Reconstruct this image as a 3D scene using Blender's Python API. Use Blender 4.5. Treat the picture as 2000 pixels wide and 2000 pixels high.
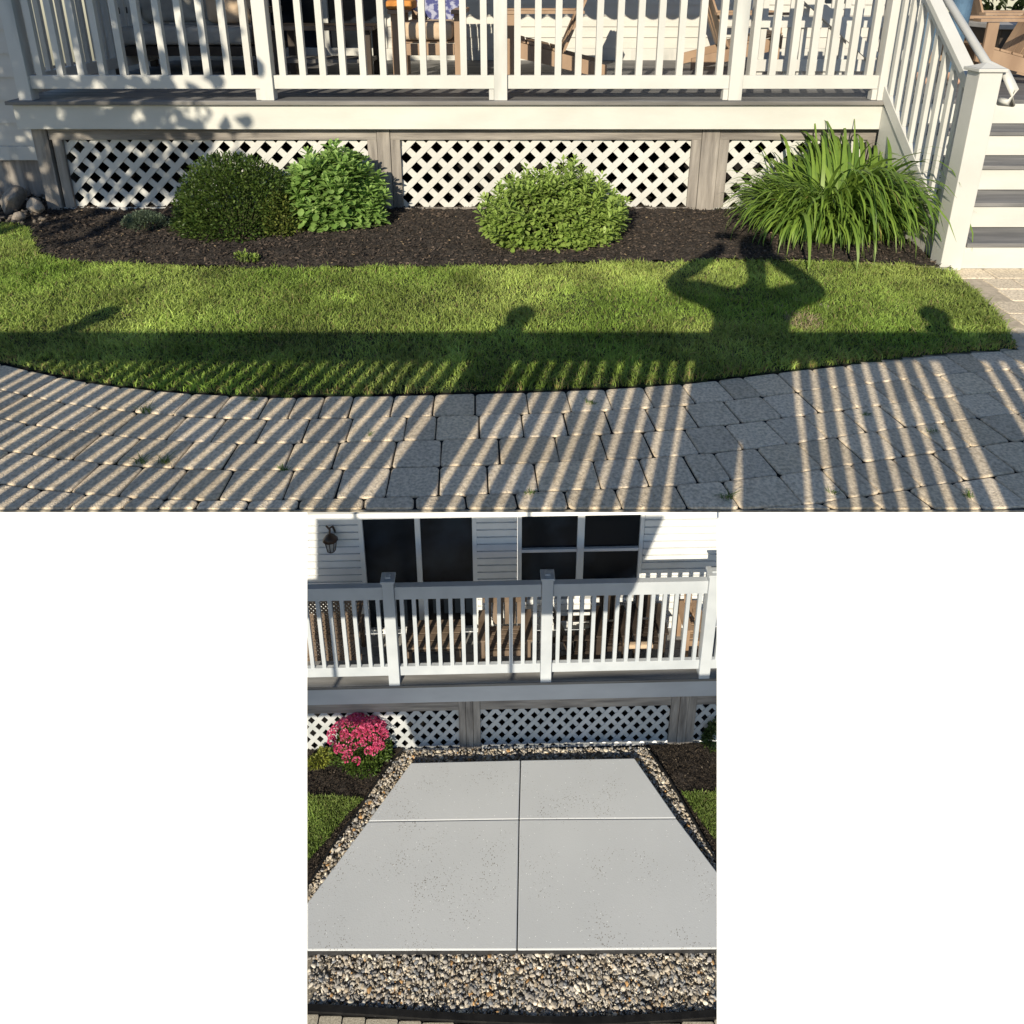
import bpy, bmesh, math, random
import numpy as np
from mathutils import Vector, Matrix
for o in list(bpy.data.objects): bpy.data.objects.remove(o)
SC = bpy.context.scene
COL = SC.collection
R = math.radians
random.seed(7); RNG = np.random.default_rng(7)

# ------------------------------------------------------------ camera
F, TH, CY, H = 1490.0, R(20), 500.0, 1.6
cd = bpy.data.cameras.new('camera'); cam = bpy.data.objects.new('camera', cd); COL.objects.link(cam)
cam.location = (0, 0, H); cam.rotation_euler = (R(90) - TH, 0, 0)
cd.sensor_width = 36; cd.lens = 36 * F / 2000; cd.shift_y = -0.25; cd.clip_end = 500; cd.clip_start = 0.02
SC.camera = cam
# ------------------------------------------------------------ light
EL, AZ = R(26), R(16.9)
S = Vector((-math.sin(AZ) * math.cos(EL), -math.cos(AZ) * math.cos(EL), math.sin(EL)))   # towards the sun
w = bpy.data.worlds.new('World'); SC.world = w; w.use_nodes = True
nt = w.node_tree; bg = nt.nodes['Background']; bg.inputs['Strength'].default_value = 0.105
sky = nt.nodes.new('ShaderNodeTexSky'); sky.sky_type = 'NISHITA'; sky.sun_disc = False
sky.sun_elevation = EL; sky.sun_rotation = math.atan2(S.x, S.y); sky.air_density = 1.0; sky.dust_density = 0.2; sky.ozone_density = 3.2
nt.links.new(sky.outputs[0], bg.inputs[0])
sl = bpy.data.lights.new('sun', 'SUN'); sl.energy = 5.0; sl.angle = R(0.33); sl.color = (1.0, 0.89, 0.69)
so = bpy.data.objects.new('sun', sl); COL.objects.link(so)
so.rotation_euler = S.to_track_quat('Z', 'Y').to_euler()
vs = SC.view_settings; vs.view_transform = 'Standard'; vs.look = 'None'; vs.exposure = 0.22; vs.gamma = 1
SC.render.engine = 'CYCLES'; SC.cycles.max_bounces = 6

# ------------------------------------------------------------ pixel helpers (2000 px picture -> point on a plane of the place)
fw = Vector((0, math.cos(TH), -math.sin(TH))); up = Vector((0, math.sin(TH), math.cos(TH)))
CP = Vector((0, 0, H))
def ray(px, py): return Vector((1, 0, 0)) * ((px - 1000) / F) - up * ((py - CY) / F) + fw
def atY(px, py, Y): d = ray(px, py); return CP + d * (Y / d.y)
def atZ(px, py, z=0.0): d = ray(px, py); return CP + d * ((z - H) / d.z)
def zr(row, Y): return atY(1000, row, Y).z
def caster(px, py, Yc):
    P = atZ(px, py, 0); return P + S * ((Yc - P.y) / S.y)

# ------------------------------------------------------------ materials
def mat(name, c1, c2=None, rough=0.6, scale=8, stretch=(1, 1, 1), bump=0.0, bscale=None, spec=0.4, attr=False, detail=6, ramp=(0.35, 0.65), trans=0.0, coord='Object'):
    m = bpy.data.materials.new(name); m.use_nodes = True; N = m.node_tree.nodes; L = m.node_tree.links
    b = N['Principled BSDF']; b.inputs['Roughness'].default_value = rough; b.inputs['Specular IOR Level'].default_value = spec
    tc = N.new('ShaderNodeTexCoord'); mp = N.new('ShaderNodeMapping'); L.new(tc.outputs[coord], mp.inputs[0])
    mp.inputs['Scale'].default_value = stretch
    nz = N.new('ShaderNodeTexNoise'); nz.inputs['Scale'].default_value = scale; nz.inputs['Detail'].default_value = detail
    L.new(mp.outputs[0], nz.inputs['Vector'])
    cr = N.new('ShaderNodeValToRGB'); L.new(nz.outputs['Fac'], cr.inputs[0])
    c2 = c2 or c1
    cr.color_ramp.elements[0].position = ramp[0]; cr.color_ramp.elements[0].color = (*c1, 1)
    cr.color_ramp.elements[1].position = ramp[1]; cr.color_ramp.elements[1].color = (*c2, 1)
    out = cr.outputs[0]
    if attr:
        a = N.new('ShaderNodeAttribute'); a.attribute_name = 'tint'
        mx = N.new('ShaderNodeMix'); mx.data_type = 'RGBA'; mx.blend_type = 'MULTIPLY'; mx.inputs[0].default_value = 1
        L.new(out, mx.inputs[6]); L.new(a.outputs['Color'], mx.inputs[7]); out = mx.outputs[2]
    L.new(out, b.inputs['Base Color'])
    if bump:
        n2 = N.new('ShaderNodeTexNoise'); n2.inputs['Scale'].default_value = bscale or scale * 4; n2.inputs['Detail'].default_value = 8
        L.new(mp.outputs[0], n2.inputs['Vector'])
        bp = N.new('ShaderNodeBump'); bp.inputs['Strength'].default_value = bump; bp.inputs['Distance'].default_value = 0.01
        L.new(n2.outputs['Fac'], bp.inputs['Height']); L.new(bp.outputs[0], b.inputs['Normal'])
    if trans:
        t = N.new('ShaderNodeBsdfTranslucent'); L.new(out, t.inputs[0])
        ms = N.new('ShaderNodeMixShader'); ms.inputs[0].default_value = trans
        L.new(b.outputs[0], ms.inputs[1]); L.new(t.outputs[0], ms.inputs[2]); L.new(ms.outputs[0], N['Material Output'].inputs[0])
    return m
M = {}
M['white'] = mat('white_vinyl', (.53, .53, .51), (.60, .60, .58), .45, 2.5, bump=.05, bscale=60)
M['whitewood'] = mat('painted_wood', (.42, .43, .42), (.58, .58, .56), .55, 6, (1, 1, .25), bump=.1, bscale=30, ramp=(.3, .5))
M['siding'] = mat('siding', (.54, .53, .50), (.60, .59, .56), .5, 2, (1, 1, 4), bump=.08, bscale=40)
M['fascia'] = mat('fascia_board', (.53, .53, .50), (.60, .60, .57), .5, 2, (1, 1, 3), bump=.06, bscale=30)
M['greywood'] = mat('weathered_board', (.15, .135, .125), (.36, .33, .30), .85, 7, (3, 3, .35), bump=.5, bscale=24, ramp=(.3, .7))
M['greywoodx'] = mat('weathered_rail_board', (.16, .145, .135), (.36, .33, .30), .85, 7, (.35, 3, 3), bump=.5, bscale=24, ramp=(.3, .7))
M['deck'] = mat('grey_decking', (.10, .10, .105), (.19, .19, .195), .6, 5, (.3, 3, 3), bump=.25, bscale=30)
M['deckedge'] = mat('decking_edge', (.13, .125, .12), (.22, .21, .2), .6, 5, (.3, 3, 3), bump=.2, bscale=30)
M['tread'] = mat('stair_tread', (.13, .13, .135), (.24, .235, .235), .7, 5, (.4, 3, 3), bump=.3, bscale=30)
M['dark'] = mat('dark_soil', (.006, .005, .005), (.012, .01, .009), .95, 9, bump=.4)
M['mulch'] = mat('black_mulch', (.018, .015, .013), (.08, .064, .053), .95, 60, bump=1.0, bscale=110, ramp=(.4, .75))
M['chip'] = mat('mulch_chip', (.5, .5, .5), (1, 1, 1), .9, 60, attr=True)
M['turfsoil'] = mat('turf_soil', (.02, .03, .008), (.05, .07, .02), .95, 14)
M['grass'] = mat('grass_blade', (.75, .75, .75), (1, 1, 1), .5, 3, spec=.3, attr=True, trans=.35)
M['leaf'] = mat('leaf', (.8, .8, .8), (1, 1, 1), .45, 9, spec=.35, attr=True, trans=.3)
M['stem'] = mat('plant_stem', (.05, .08, .02), (.09, .11, .04), .7)
M['paver'] = mat('concrete_paver', (.60, .58, .55), (1.1, 1.1, 1.1), .85, 85, bump=.6, bscale=190, attr=True, ramp=(.3, .62))
M['walkedge'] = mat('concrete_edge', (.2, .18, .15), (.4, .36, .3), .85, 60)
M['joint'] = mat('joint_sand', (.012, .011, .010), (.03, .027, .022), .95, 30, bump=.5)
M['stone'] = mat('stone', (.7, .7, .7), (1, 1, 1), .75, 30, bump=.4, bscale=70, attr=True)
M['backdrop'] = mat('white_wall_paint', (.93, .945, .97), (.94, .955, .98), .9, 1, spec=0)
M['glass'] = mat('window_glass', (.006, .009, .014), (.02, .03, .045), .28, 1.2, spec=.25, ramp=(.45, .6))
M['brown'] = mat('brown_furniture_wood', (.13, .095, .07), (.20, .15, .115), .6, 7, (1, 1, .3), bump=.15)
M['tan'] = mat('tan_furniture_wood', (.27, .18, .12), (.36, .25, .17), .6, 7, (1, 1, .3), bump=.15)
M['darkbrown'] = mat('dark_furniture_frame', (.03, .022, .018), (.055, .04, .03), .6, 7)
M['cushion'] = mat('grey_cushion', (.32, .31, .29), (.42, .40, .37), .9, 12, bump=.3, bscale=120)
M['tancushion'] = mat('tan_cushion', (.50, .38, .27), (.58, .45, .33), .9, 12, bump=.3, bscale=120)
M['orange'] = mat('orange_towel', (.42, .17, .04), (.6, .27, .07), .95, 20, bump=.5)
M['blue'] = mat('patterned_towel', (.07, .08, .22), (.35, .37, .5), .95, 22, ramp=(.45, .55), bump=.3)
M['jeans'] = mat('blue_denim', (.05, .10, .17), (.10, .18, .28), .9, 6, (2, 2, 1), bump=.5, bscale=50)
M['cloth'] = mat('dark_cloth', (.05, .06, .09), (.08, .09, .12), .9, 10, bump=.3)
M['skin'] = mat('skin', (.45, .27, .19), (.5, .31, .22), .6, 10)
M['hair'] = mat('hair', (.02, .014, .01), (.05, .035, .025), .7, 40, (1, 1, .2), bump=.6)
M['black'] = mat('black_plastic', (.008, .008, .009), (.016, .016, .017), .45, 10, bump=.1)
M['bronze'] = mat('dark_bronze', (.02, .015, .012), (.07, .04, .03), .4, 12)
M['lampglass'] = mat('lantern_glass', (.30, .31, .32), (.5, .5, .5), .15, 20)
M['pink'] = mat('pink_petal', (.75, .75, .75), (1, 1, 1), .6, 30, attr=True, trans=.2)
M['awning'] = mat('awning_fabric', (.25, .24, .22), (.3, .29, .26), .9)
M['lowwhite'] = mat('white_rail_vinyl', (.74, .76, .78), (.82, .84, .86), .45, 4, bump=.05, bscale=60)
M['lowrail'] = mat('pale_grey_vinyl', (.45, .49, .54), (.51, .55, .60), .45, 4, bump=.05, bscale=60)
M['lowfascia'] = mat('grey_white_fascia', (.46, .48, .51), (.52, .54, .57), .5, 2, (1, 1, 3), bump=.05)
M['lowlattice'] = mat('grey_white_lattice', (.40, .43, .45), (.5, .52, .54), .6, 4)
M['pole'] = mat('metal_grey', (.3, .3, .31), (.36, .36, .37), .4)
M['bark'] = mat('bark', (.06, .045, .03), (.13, .10, .07), .95, 14, (3, 3, .5), bump=.8)
def pad_mat():
    m = mat('speckled_grey_pad', (.53, .555, .59), (.56, .585, .62), .55, 1.3, bump=.12, bscale=90)
    N = m.node_tree.nodes; L = m.node_tree.links; b = N['Principled BSDF']
    base = b.inputs['Base Color'].links[0].from_socket
    tc = N.new('ShaderNodeNewGeometry')
    v = N.new('ShaderNodeTexVoronoi'); v.inputs['Scale'].default_value = 72; 
    nd = N.new('ShaderNodeTexNoise'); nd.inputs['Scale'].default_value = 60; L.new(tc.outputs['Position'], nd.inputs['Vector'])
    va = N.new('ShaderNodeVectorMath'); va.operation = 'MULTIPLY_ADD'; L.new(nd.outputs['Color'], va.inputs[0]); va.inputs[1].default_value = (.02, .02, .02); L.new(tc.outputs['Position'], va.inputs[2]); L.new(va.outputs[0], v.inputs['Vector'])
    n = N.new('ShaderNodeTexNoise'); n.inputs['Scale'].default_value = 2.6; n.inputs['Detail'].default_value = 5; L.new(tc.outputs['Position'], n.inputs['Vector'])
    n3 = N.new('ShaderNodeMapRange'); n3.inputs[1].default_value = .40; n3.inputs[2].default_value = .72; n3.inputs[3].default_value = .06; n3.inputs[4].default_value = .46
    L.new(n.outputs['Fac'], n3.inputs[0])
    lt = N.new('ShaderNodeMath'); lt.operation = 'LESS_THAN'; L.new(v.outputs['Distance'], lt.inputs[0]); L.new(n3.outputs[0], lt.inputs[1])
    sep = N.new('ShaderNodeSeparateColor'); L.new(v.outputs['Color'], sep.inputs[0])
    g = N.new('ShaderNodeMath'); g.operation = 'LESS_THAN'; L.new(sep.outputs[0], g.inputs[0]); g.inputs[1].default_value = .30
    mu = N.new('ShaderNodeMath'); mu.operation = 'MULTIPLY'; L.new(lt.outputs[0], mu.inputs[0]); L.new(g.outputs[0], mu.inputs[1])
    mx = N.new('ShaderNodeMix'); mx.data_type = 'RGBA'; L.new(mu.outputs[0], mx.inputs[0]); L.new(base, mx.inputs[6])
    mx.inputs[7].default_value = (.25, .24, .23, 1)
    v2 = N.new('ShaderNodeTexVoronoi'); v2.inputs['Scale'].default_value = 22; L.new(tc.outputs['Position'], v2.inputs['Vector'])
    l2 = N.new('ShaderNodeMath'); l2.operation = 'LESS_THAN'; L.new(v2.outputs['Distance'], l2.inputs[0]); l2.inputs[1].default_value = .08
    m2 = N.new('ShaderNodeMix'); m2.data_type = 'RGBA'; L.new(l2.outputs[0], m2.inputs[0]); L.new(mx.outputs[2], m2.inputs[6]); m2.inputs[7].default_value = (.9, .92, .95, 1)
    L.new(m2.outputs[2], b.inputs['Base Color'])
    return m
M['pad'] = pad_mat()
M['padshade'] = mat('pad_face_shade', (.02, .02, .022), (.04, .04, .043), .8, 20)  # near-black colour stands in for shade on the pad fronts

# ------------------------------------------------------------ object helpers
OFF = {}                # world offset of each object's own origin
LOWER = []; lower_on = False
def tag(o, label=None, cat=None, group=None, kind=None):
    if label: o['label'] = label
    if cat: o['category'] = cat
    if group: o['group'] = group
    if kind: o['kind'] = kind
    return o
def thing(name, label, cat, loc, group=None):
    o = bpy.data.objects.new(name, None); COL.objects.link(o); loc = XF(Vector(loc)); o.location = loc; o.empty_display_size = .1
    OFF[o.name] = loc
    return tag(o, label, cat, group)
XFM = [None]
def XF(v): return XFM[0] @ v if XFM[0] is not None else v
def link(name, me, m, parent=None):
    o = bpy.data.objects.new(name, me); COL.objects.link(o)
    if m: me.materials.append(M[m] if isinstance(m, str) else m)
    if parent is not None:
        off = OFF[parent.name]; o.parent = parent; OFF[o.name] = off.copy()
        me.transform(Matrix.Translation(-off))
    else:
        OFF[o.name] = Vector((0, 0, 0))
    if lower_on: LOWER.append(o)
    return o
def recentre(o):
    """put a lone mesh's origin at its base"""
    me = o.data; n = len(me.vertices); a = np.empty(n * 3); me.vertices.foreach_get('co', a); a = a.reshape(-1, 3)
    c = Vector(((a[:, 0].min() + a[:, 0].max()) / 2, (a[:, 1].min() + a[:, 1].max()) / 2, a[:, 2].min()))
    me.transform(Matrix.Translation(-c)); o.location = c; OFF[o.name] = c.copy(); return o
class MB:
    def __init__(s): s.v = []; s.f = []
    def add(s, vs, fs):
        n = len(s.v); s.v += [XF(Vector(v)) for v in vs]; s.f += [tuple(i + n for i in f) for f in fs]; return s
    def box(s, x0, x1, y0, y1, z0, z1):
        return s.hexa([(x0, y0, z0), (x1, y0, z0), (x1, y1, z0), (x0, y1, z0), (x0, y0, z1), (x1, y0, z1), (x1, y1, z1), (x0, y1, z1)])
    def hexa(s, p):
        return s.add(p, [(0, 3, 2, 1), (4, 5, 6, 7), (0, 1, 5, 4), (1, 2, 6, 5), (2, 3, 7, 6), (3, 0, 4, 7)])
    def beam(s, a, b, wx, wz, side=None):
        """square bar from a to b"""
        a, b = Vector(a), Vector(b); d = (b - a).normalized()
        u = side or (Vector((0, 0, 1)).cross(d) if abs(d.z) < .95 else Vector((1, 0, 0)))
        u = Vector(u).normalized(); v = d.cross(u).normalized()
        P = []
        for q in (a, b):
            for i, j in ((-1, -1), (1, -1), (1, 1), (-1, 1)): P.append(q + u * i * wx / 2 + v * j * wz / 2)
        return s.hexa(P)
    def tube(s, pts, r, n=10):
        pts = [Vector(p) for p in pts]; rs = r if isinstance(r, (list, tuple)) else [r] * len(pts); V = []; Fc = []
        for i, p in enumerate(pts):
            d = (pts[min(i + 1, len(pts) - 1)] - pts[max(i - 1, 0)]).normalized()
            u = d.cross(Vector((0, 0, 1))) if abs(d.z) < .95 else Vector((1, 0, 0)); u.normalize(); v = d.cross(u)
            for k in range(n):
                a = 2 * math.pi * k / n; V.append(p + (u * math.cos(a) + v * math.sin(a)) * rs[i])
        for i in range(len(pts) - 1):
            for k in range(n): Fc.append((i * n + k, i * n + (k + 1) % n, (i + 1) * n + (k + 1) % n, (i + 1) * n + k))
        Fc.append(tuple(range(n - 1, -1, -1))); Fc.append(tuple((len(pts) - 1) * n + k for k in range(n)))
        return s.add(V, Fc)
    def prism(s, poly, y0, y1):
        """polygon in x,z extruded in y"""
        n = len(poly); V = [(x, y0, z) for x, z in poly] + [(x, y1, z) for x, z in poly]
        return s.add(V, [tuple(range(n)), tuple(range(2 * n - 1, n - 1, -1))] + [(i, i + n, (i + 1) % n + n, (i + 1) % n) for i in range(n)])
    def build(s, name, m, parent=None, bevel=0, smooth=False):
        me = bpy.data.meshes.new(name); me.from_pydata(s.v, [], s.f)
        bm = bmesh.new(); bm.from_mesh(me); bmesh.ops.recalc_face_normals(bm, faces=bm.faces); bm.to_mesh(me); bm.free()
        if smooth: me.shade_smooth()
        o = link(name, me, m, parent)
        if bevel:
            b = o.modifiers.new('bevel', 'BEVEL'); b.width = bevel; b.segments = 2; b.limit_method = 'ANGLE'
        return o
def npmesh(name, V, Fq, m, parent=None, tint=None, smooth=False):
    """V (n,3); Fq (k,3|4) ; tint per face"""
    me = bpy.data.meshes.new(name); V = np.asarray(V, np.float32); Fq = np.asarray(Fq, np.int32); k, c = Fq.shape
    me.vertices.add(len(V)); me.vertices.foreach_set('co', V.ravel())
    me.loops.add(k * c); me.loops.foreach_set('vertex_index', Fq.ravel())
    me.polygons.add(k); me.polygons.foreach_set('loop_start', np.arange(0, k * c, c, dtype=np.int32))
    me.polygons.foreach_set('loop_total', np.full(k, c, np.int32))
    me.update(calc_edges=True)
    if tint is not None:
        at = me.attributes.new('tint', 'FLOAT_COLOR', 'CORNER')
        t = np.ones((k, c, 4), np.float32); t[:, :, :3] = np.asarray(tint)[:, None, :]; at.data.foreach_set('color', t.ravel())
    if smooth: me.shade_smooth()
    return link(name, me, m, parent)
def inpoly(P, poly):
    x, y = P[:, 0], P[:, 1]; r = np.zeros(len(P), bool); n = len(poly)
    for i in range(n):
        x1, y1 = poly[i]; x2, y2 = poly[(i + 1) % n]
        c = ((y1 > y) != (y2 > y)) & (x < (x2 - x1) * (y - y1) / ((y2 - y1) or 1e-9) + x1); r ^= c
    return r
def scatter(poly, n):
    poly = np.array(poly); lo, hi = poly.min(0), poly.max(0); out = []
    tot = 0
    while tot < n:
        P = lo + RNG.random((n * 2, 2)) * (hi - lo); P = P[inpoly(P, poly)]; out.append(P); tot += len(P)
    return np.concatenate(out)[:n]
def gpoly(pts, z=0): return [(atZ(x, y, z).x, atZ(x, y, z).y) for x, y in pts]
def smooth_curve(pts, n):
    """Catmull-Rom through 2-D points"""
    p = np.array(pts, float); p = np.vstack([2 * p[0] - p[1], p, 2 * p[-1] - p[-2]]); out = []
    m = len(pts) - 1
    for k in range(n + 1):
        t = k / n * m; i = min(int(t), m - 1); t -= i; a, b, c, d = p[i:i + 4]
        out.append(.5 * ((2 * b) + (-a + c) * t + (2 * a - 5 * b + 4 * c - d) * t * t + (-a + 3 * b - 3 * c + d) * t ** 3))
    return np.array(out)
def value_noise(P, s, seed=0):
    r = np.random.default_rng(seed); G = r.random((64, 64)); q = P * s + 100; i = np.floor(q).astype(int); f = q - i; f = f * f * (3 - 2 * f)
    g = lambda a, b: G[a % 64, b % 64]
    return (g(i[:, 0], i[:, 1]) * (1 - f[:, 0]) + g(i[:, 0] + 1, i[:, 1]) * f[:, 0]) * (1 - f[:, 1]) + (g(i[:, 0], i[:, 1] + 1) * (1 - f[:, 0]) + g(i[:, 0] + 1, i[:, 1] + 1) * f[:, 0]) * f[:, 1]
def blades(name, P, z, h, wd, lean, cols, m='grass', parent=None, bend=.5):
    """grass: each blade 3 quads-ish narrow strip"""
    n = len(P); a = RNG.random(n) * 2 * np.pi; L = h * (0.6 + .6 * RNG.random(n)); W = wd * (.7 + .6 * RNG.random(n))
    la = RNG.random(n) * 2 * np.pi; le = lean * RNG.random(n) * L
    z = np.broadcast_to(z, (n,)); V = np.zeros((n, 7, 3)); s = np.stack([np.cos(a), np.sin(a)], 1)
    for k, (t, ww) in enumerate(((0, 1), (.4, .9), (.75, .6))):
        c = P + np.stack([np.cos(la), np.sin(la)], 1) * (le * t ** 1.8)[:, None]
        V[:, 2 * k, :2] = c - s * (W * ww / 2)[:, None]; V[:, 2 * k + 1, :2] = c + s * (W * ww / 2)[:, None]
        V[:, 2 * k, 2] = V[:, 2 * k + 1, 2] = z + L * t * (1 - .25 * t * lean)
    V[:, 6, :2] = P + np.stack([np.cos(la), np.sin(la)], 1) * le[:, None]; V[:, 6, 2] = z + L * (1 - .3 * lean)
    b = np.arange(n)[:, None] * 7
    Q = np.concatenate([b + np.array([[0, 1, 3, 2]]), b + np.array([[2, 3, 5, 4]]), b + np.array([[4, 5, 6, 6]])])
    # last one as a degenerate-free triangle: use quads with a midpoint is not needed; split into tris
    T = np.concatenate([Q[:2 * n][:, [0, 1, 2]], Q[:2 * n][:, [0, 2, 3]], Q[2 * n:][:, [0, 1, 2]]])
    tc = np.concatenate([cols, cols, cols, cols, cols])
    return npmesh(name, V.reshape(-1, 3), T, m, parent, tc)
def orient(D, roll=None):
    """frames with x=width, y=along D, z=normal"""
    D = D / np.linalg.norm(D, axis=1, keepdims=True); u = np.cross(D, np.array([0, 0, 1.])); nn = np.linalg.norm(u, axis=1); u[nn < 1e-3] = (1, 0, 0)
    u /= np.linalg.norm(u, axis=1, keepdims=True); v = np.cross(u, D)
    if roll is not None:
        c, s_ = np.cos(roll)[:, None], np.sin(roll)[:, None]; u, v = u * c + v * s_, -u * s_ + v * c
    return u, D, v
LEAF_S = np.array([[-.0, 0, 0], [-.32, .35, .06], [.32, .35, .06], [-.5, .68, .04], [.5, .68, .04], [-.28, .92, -.04], [.28, .92, -.04], [0, .5, -.03], [0, 1.02, -.08]])
LEAF_T = np.array([[0, 2, 7], [0, 7, 1], [1, 7, 3], [7, 2, 4], [3, 7, 5], [7, 4, 6], [5, 7, 8], [7, 6, 8]])
def leaves(name, P, D, L, W, cols, m='leaf', parent=None, roll=None):
    n = len(P); u, d, v = orient(D, roll); L = np.broadcast_to(L, (n,)); W = np.broadcast_to(W, (n,))
    V = P[:, None, :] + LEAF_S[None, :, 0, None] * (u * W[:, None])[:, None, :] + LEAF_S[None, :, 1, None] * (d * L[:, None])[:, None, :] + LEAF_S[None, :, 2, None] * (v * L[:, None])[:, None, :]
    T = (np.arange(n)[:, None, None] * 9 + LEAF_T[None]).reshape(-1, 3)
    return npmesh(name, V.reshape(-1, 3), T, m, parent, np.repeat(cols, 8, axis=0))
def icos(sub):
    bm = bmesh.new(); bmesh.ops.create_icosphere(bm, subdivisions=sub, radius=1); bm.verts.ensure_lookup_table()
    V = np.array([v.co[:] for v in bm.verts]); T = np.array([[v.index for v in f.verts] for f in bm.faces]); bm.free(); return V, T
ICO = {1: icos(1), 2: icos(2), 3: icos(3)}
def pebbles(name, P, size, cols, parent=None, flat=.6, sub=2, m='stone', kind='stuff'):
    V0, T0 = ICO[sub]; n = len(P); sc = np.stack([.7 + .6 * RNG.random(n), .6 + .5 * RNG.random(n), flat * (.7 + .6 * RNG.random(n))], 1) * size[:, None] / 2
    V = np.repeat(V0[None], n, 0)
    for k in range(13):        # chip random facets off each stone
        d = RNG.normal(size=(n, 3)); d /= np.linalg.norm(d, axis=1, keepdims=True); h = .40 + .28 * RNG.random(n)
        pr = np.einsum('nvk,nk->nv', V, d); ex = np.clip(pr - h[:, None], 0, None); V = V - ex[:, :, None] * d[:, None, :] * .95
    V = V * sc[:, None, :]
    a = RNG.random(n) * 2 * np.pi; b = (RNG.random(n) - .5) * 1.2
    ca, sa, cb, sb = np.cos(a)[:, None], np.sin(a)[:, None], np.cos(b)[:, None], np.sin(b)[:, None]
    x, y, z = V[..., 0], V[..., 1], V[..., 2]; y, z = y * cb - z * sb, y * sb + z * cb; x, y = x * ca - y * sa, x * sa + y * ca
    V = np.stack([x, y, z], -1) + P[:, None, :]
    T = (np.arange(n)[:, None, None] * len(V0) + T0[None]).reshape(-1, 3)
    o = npmesh(name, V.reshape(-1, 3), T, m, parent, np.repeat(cols, len(T0), axis=0), smooth=False)
    return o
def skin_body(name, joints, edges, m, parent=None, sub=2):
    """one continuous surface grown over a joint skeleton {name:((x,y,z),r)}"""
    ks = list(joints); me = bpy.data.meshes.new(name); me.from_pydata([joints[k][0] for k in ks], [(ks.index(a), ks.index(b)) for a, b in edges], [])
    o = link(name, me, m, parent); md = o.modifiers.new('skin', 'SKIN'); sv = me.skin_vertices[0].data
    for i, k in enumerate(ks):
        r = joints[k][1]; sv[i].radius = r if isinstance(r, tuple) else (r, r); sv[i].use_root = (i == 0)
    md.use_smooth_shade = True
    s = o.modifiers.new('sub', 'SUBSURF'); s.levels = sub; s.render_levels = sub
    return o
def cushion(name, x0, x1, y0, y1, z0, z1, m, parent, r=.04):
    o = MB().box(x0, x1, y0, y1, z0, z1).build(name, m, parent); b = o.modifiers.new('bevel', 'BEVEL'); b.width = r; b.segments = 4; o.data.shade_smooth(); return o
def clip_rect(poly, x0, x1, z0, z1):
    for ax, val, sg in ((0, x0, 1), (0, x1, -1), (1, z0, 1), (1, z1, -1)):
        out = []
        for i in range(len(poly)):
            a, b = poly[i], poly[(i + 1) % len(poly)]; da, db = (a[ax] - val) * sg, (b[ax] - val) * sg
            if da >= 0: out.append(a)
            if (da > 0) != (db > 0) and da != db:
                t = da / (da - db); out.append((a[0] + (b[0] - a[0]) * t, a[1] + (b[1] - a[1]) * t))
        poly = out
        if len(poly) < 3: return None
    return poly
def lattice(x0, x1, z0, z1, Y, px, pz, open_, ph=0.0):
    """crossed diagonal slats; px,pz horizontal and vertical period; open_ share left open"""
    mb = MB(); hw = px * (1 - open_) / 2; Hh = z1 - z0; sl_ = pz / px
    for sg, yy in ((1, Y), (-1, Y + .0065)):
        k0 = int((-(Hh / sl_) - px * 2) / px); k1 = int((x1 - x0 + Hh / sl_) / px) + 2
        for k in range(k0, k1 + 1):
            xb = x0 + ph + k * px if sg > 0 else x0 + ph + k * px
            dx = Hh / sl_ * sg
            poly = clip_rect([(xb - hw, z0), (xb + hw, z0), (xb + hw + dx, z1), (xb - hw + dx, z1)], x0, x1, z0, z1)
            if poly and len(poly) >= 3:
                area = abs(sum(poly[i][0] * poly[(i + 1) % len(poly)][1] - poly[(i + 1) % len(poly)][0] * poly[i][1] for i in range(len(poly)))) / 2
                if area > 1e-5: mb.prism(poly, yy, yy + .006)
    return mb
def siding(x0, x1, z0, z1, Y, ex, lap=.014, slot=0):
    mb = MB(); z = z0
    if slot:
        while z < z1 - 1e-6:
            zt = min(z + ex, z1); zc = z + (zt - z) * (1 - slot); mb.box(x0, x1, Y - lap, Y, z + .0005, zc); z = zt
        mb.box(x0, x1, Y + .0005, Y + .1, z0, z1); return mb
    while z < z1 - 1e-6:
        zt = min(z + ex, z1); mb.add([(x0, Y - lap, z), (x1, Y - lap, z), (x1, Y - .002, zt), (x0, Y - .002, zt)], [(0, 1, 2, 3)])
        mb.add([(x0, Y - lap, z), (x1, Y - lap, z), (x1, Y, z), (x0, Y, z)], [(3, 2, 1, 0)]); z = zt
    mb.box(x0, x1, Y + .002, Y + .1, z0, z1)
    return mb
def rail_run(t, xs, Y, z_bot, z_top, zfloor, posts, pitch, bw=.038, pw=.09, top=True, toph=.07, both=.09, cap=True, mat_='white', botw=.045, skip=(), postz=None, blm=None):
    """posts at xs; sections between consecutive posts"""
    for p in posts:
        MB().box(p - pw / 2, p + pw / 2, Y - pw / 2, Y + pw / 2, zfloor, postz or z_top + .06).build('post', 'whitewood' if mat_ == 'white' else mat_, t, .003)
    for a, b in xs:
        MB().box(a, b, Y - botw / 2, Y + botw / 2, z_bot, z_bot + both).build('bottom_rail', mat_, t, .003)
        if top: MB().box(a, b, Y - .035, Y + .035, z_top - toph, z_top).build('top_rail', mat_, t, .004)
        n = max(1, round((b - a) / pitch)); pt = (b - a) / n
        for k in range(n):
            x = a + pt * (k + .5)
            MB().box(x - bw / 2, x + bw / 2, Y - bw / 2, Y + bw / 2, z_bot + both, z_top - toph).build('baluster', blm or mat_, t)

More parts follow.
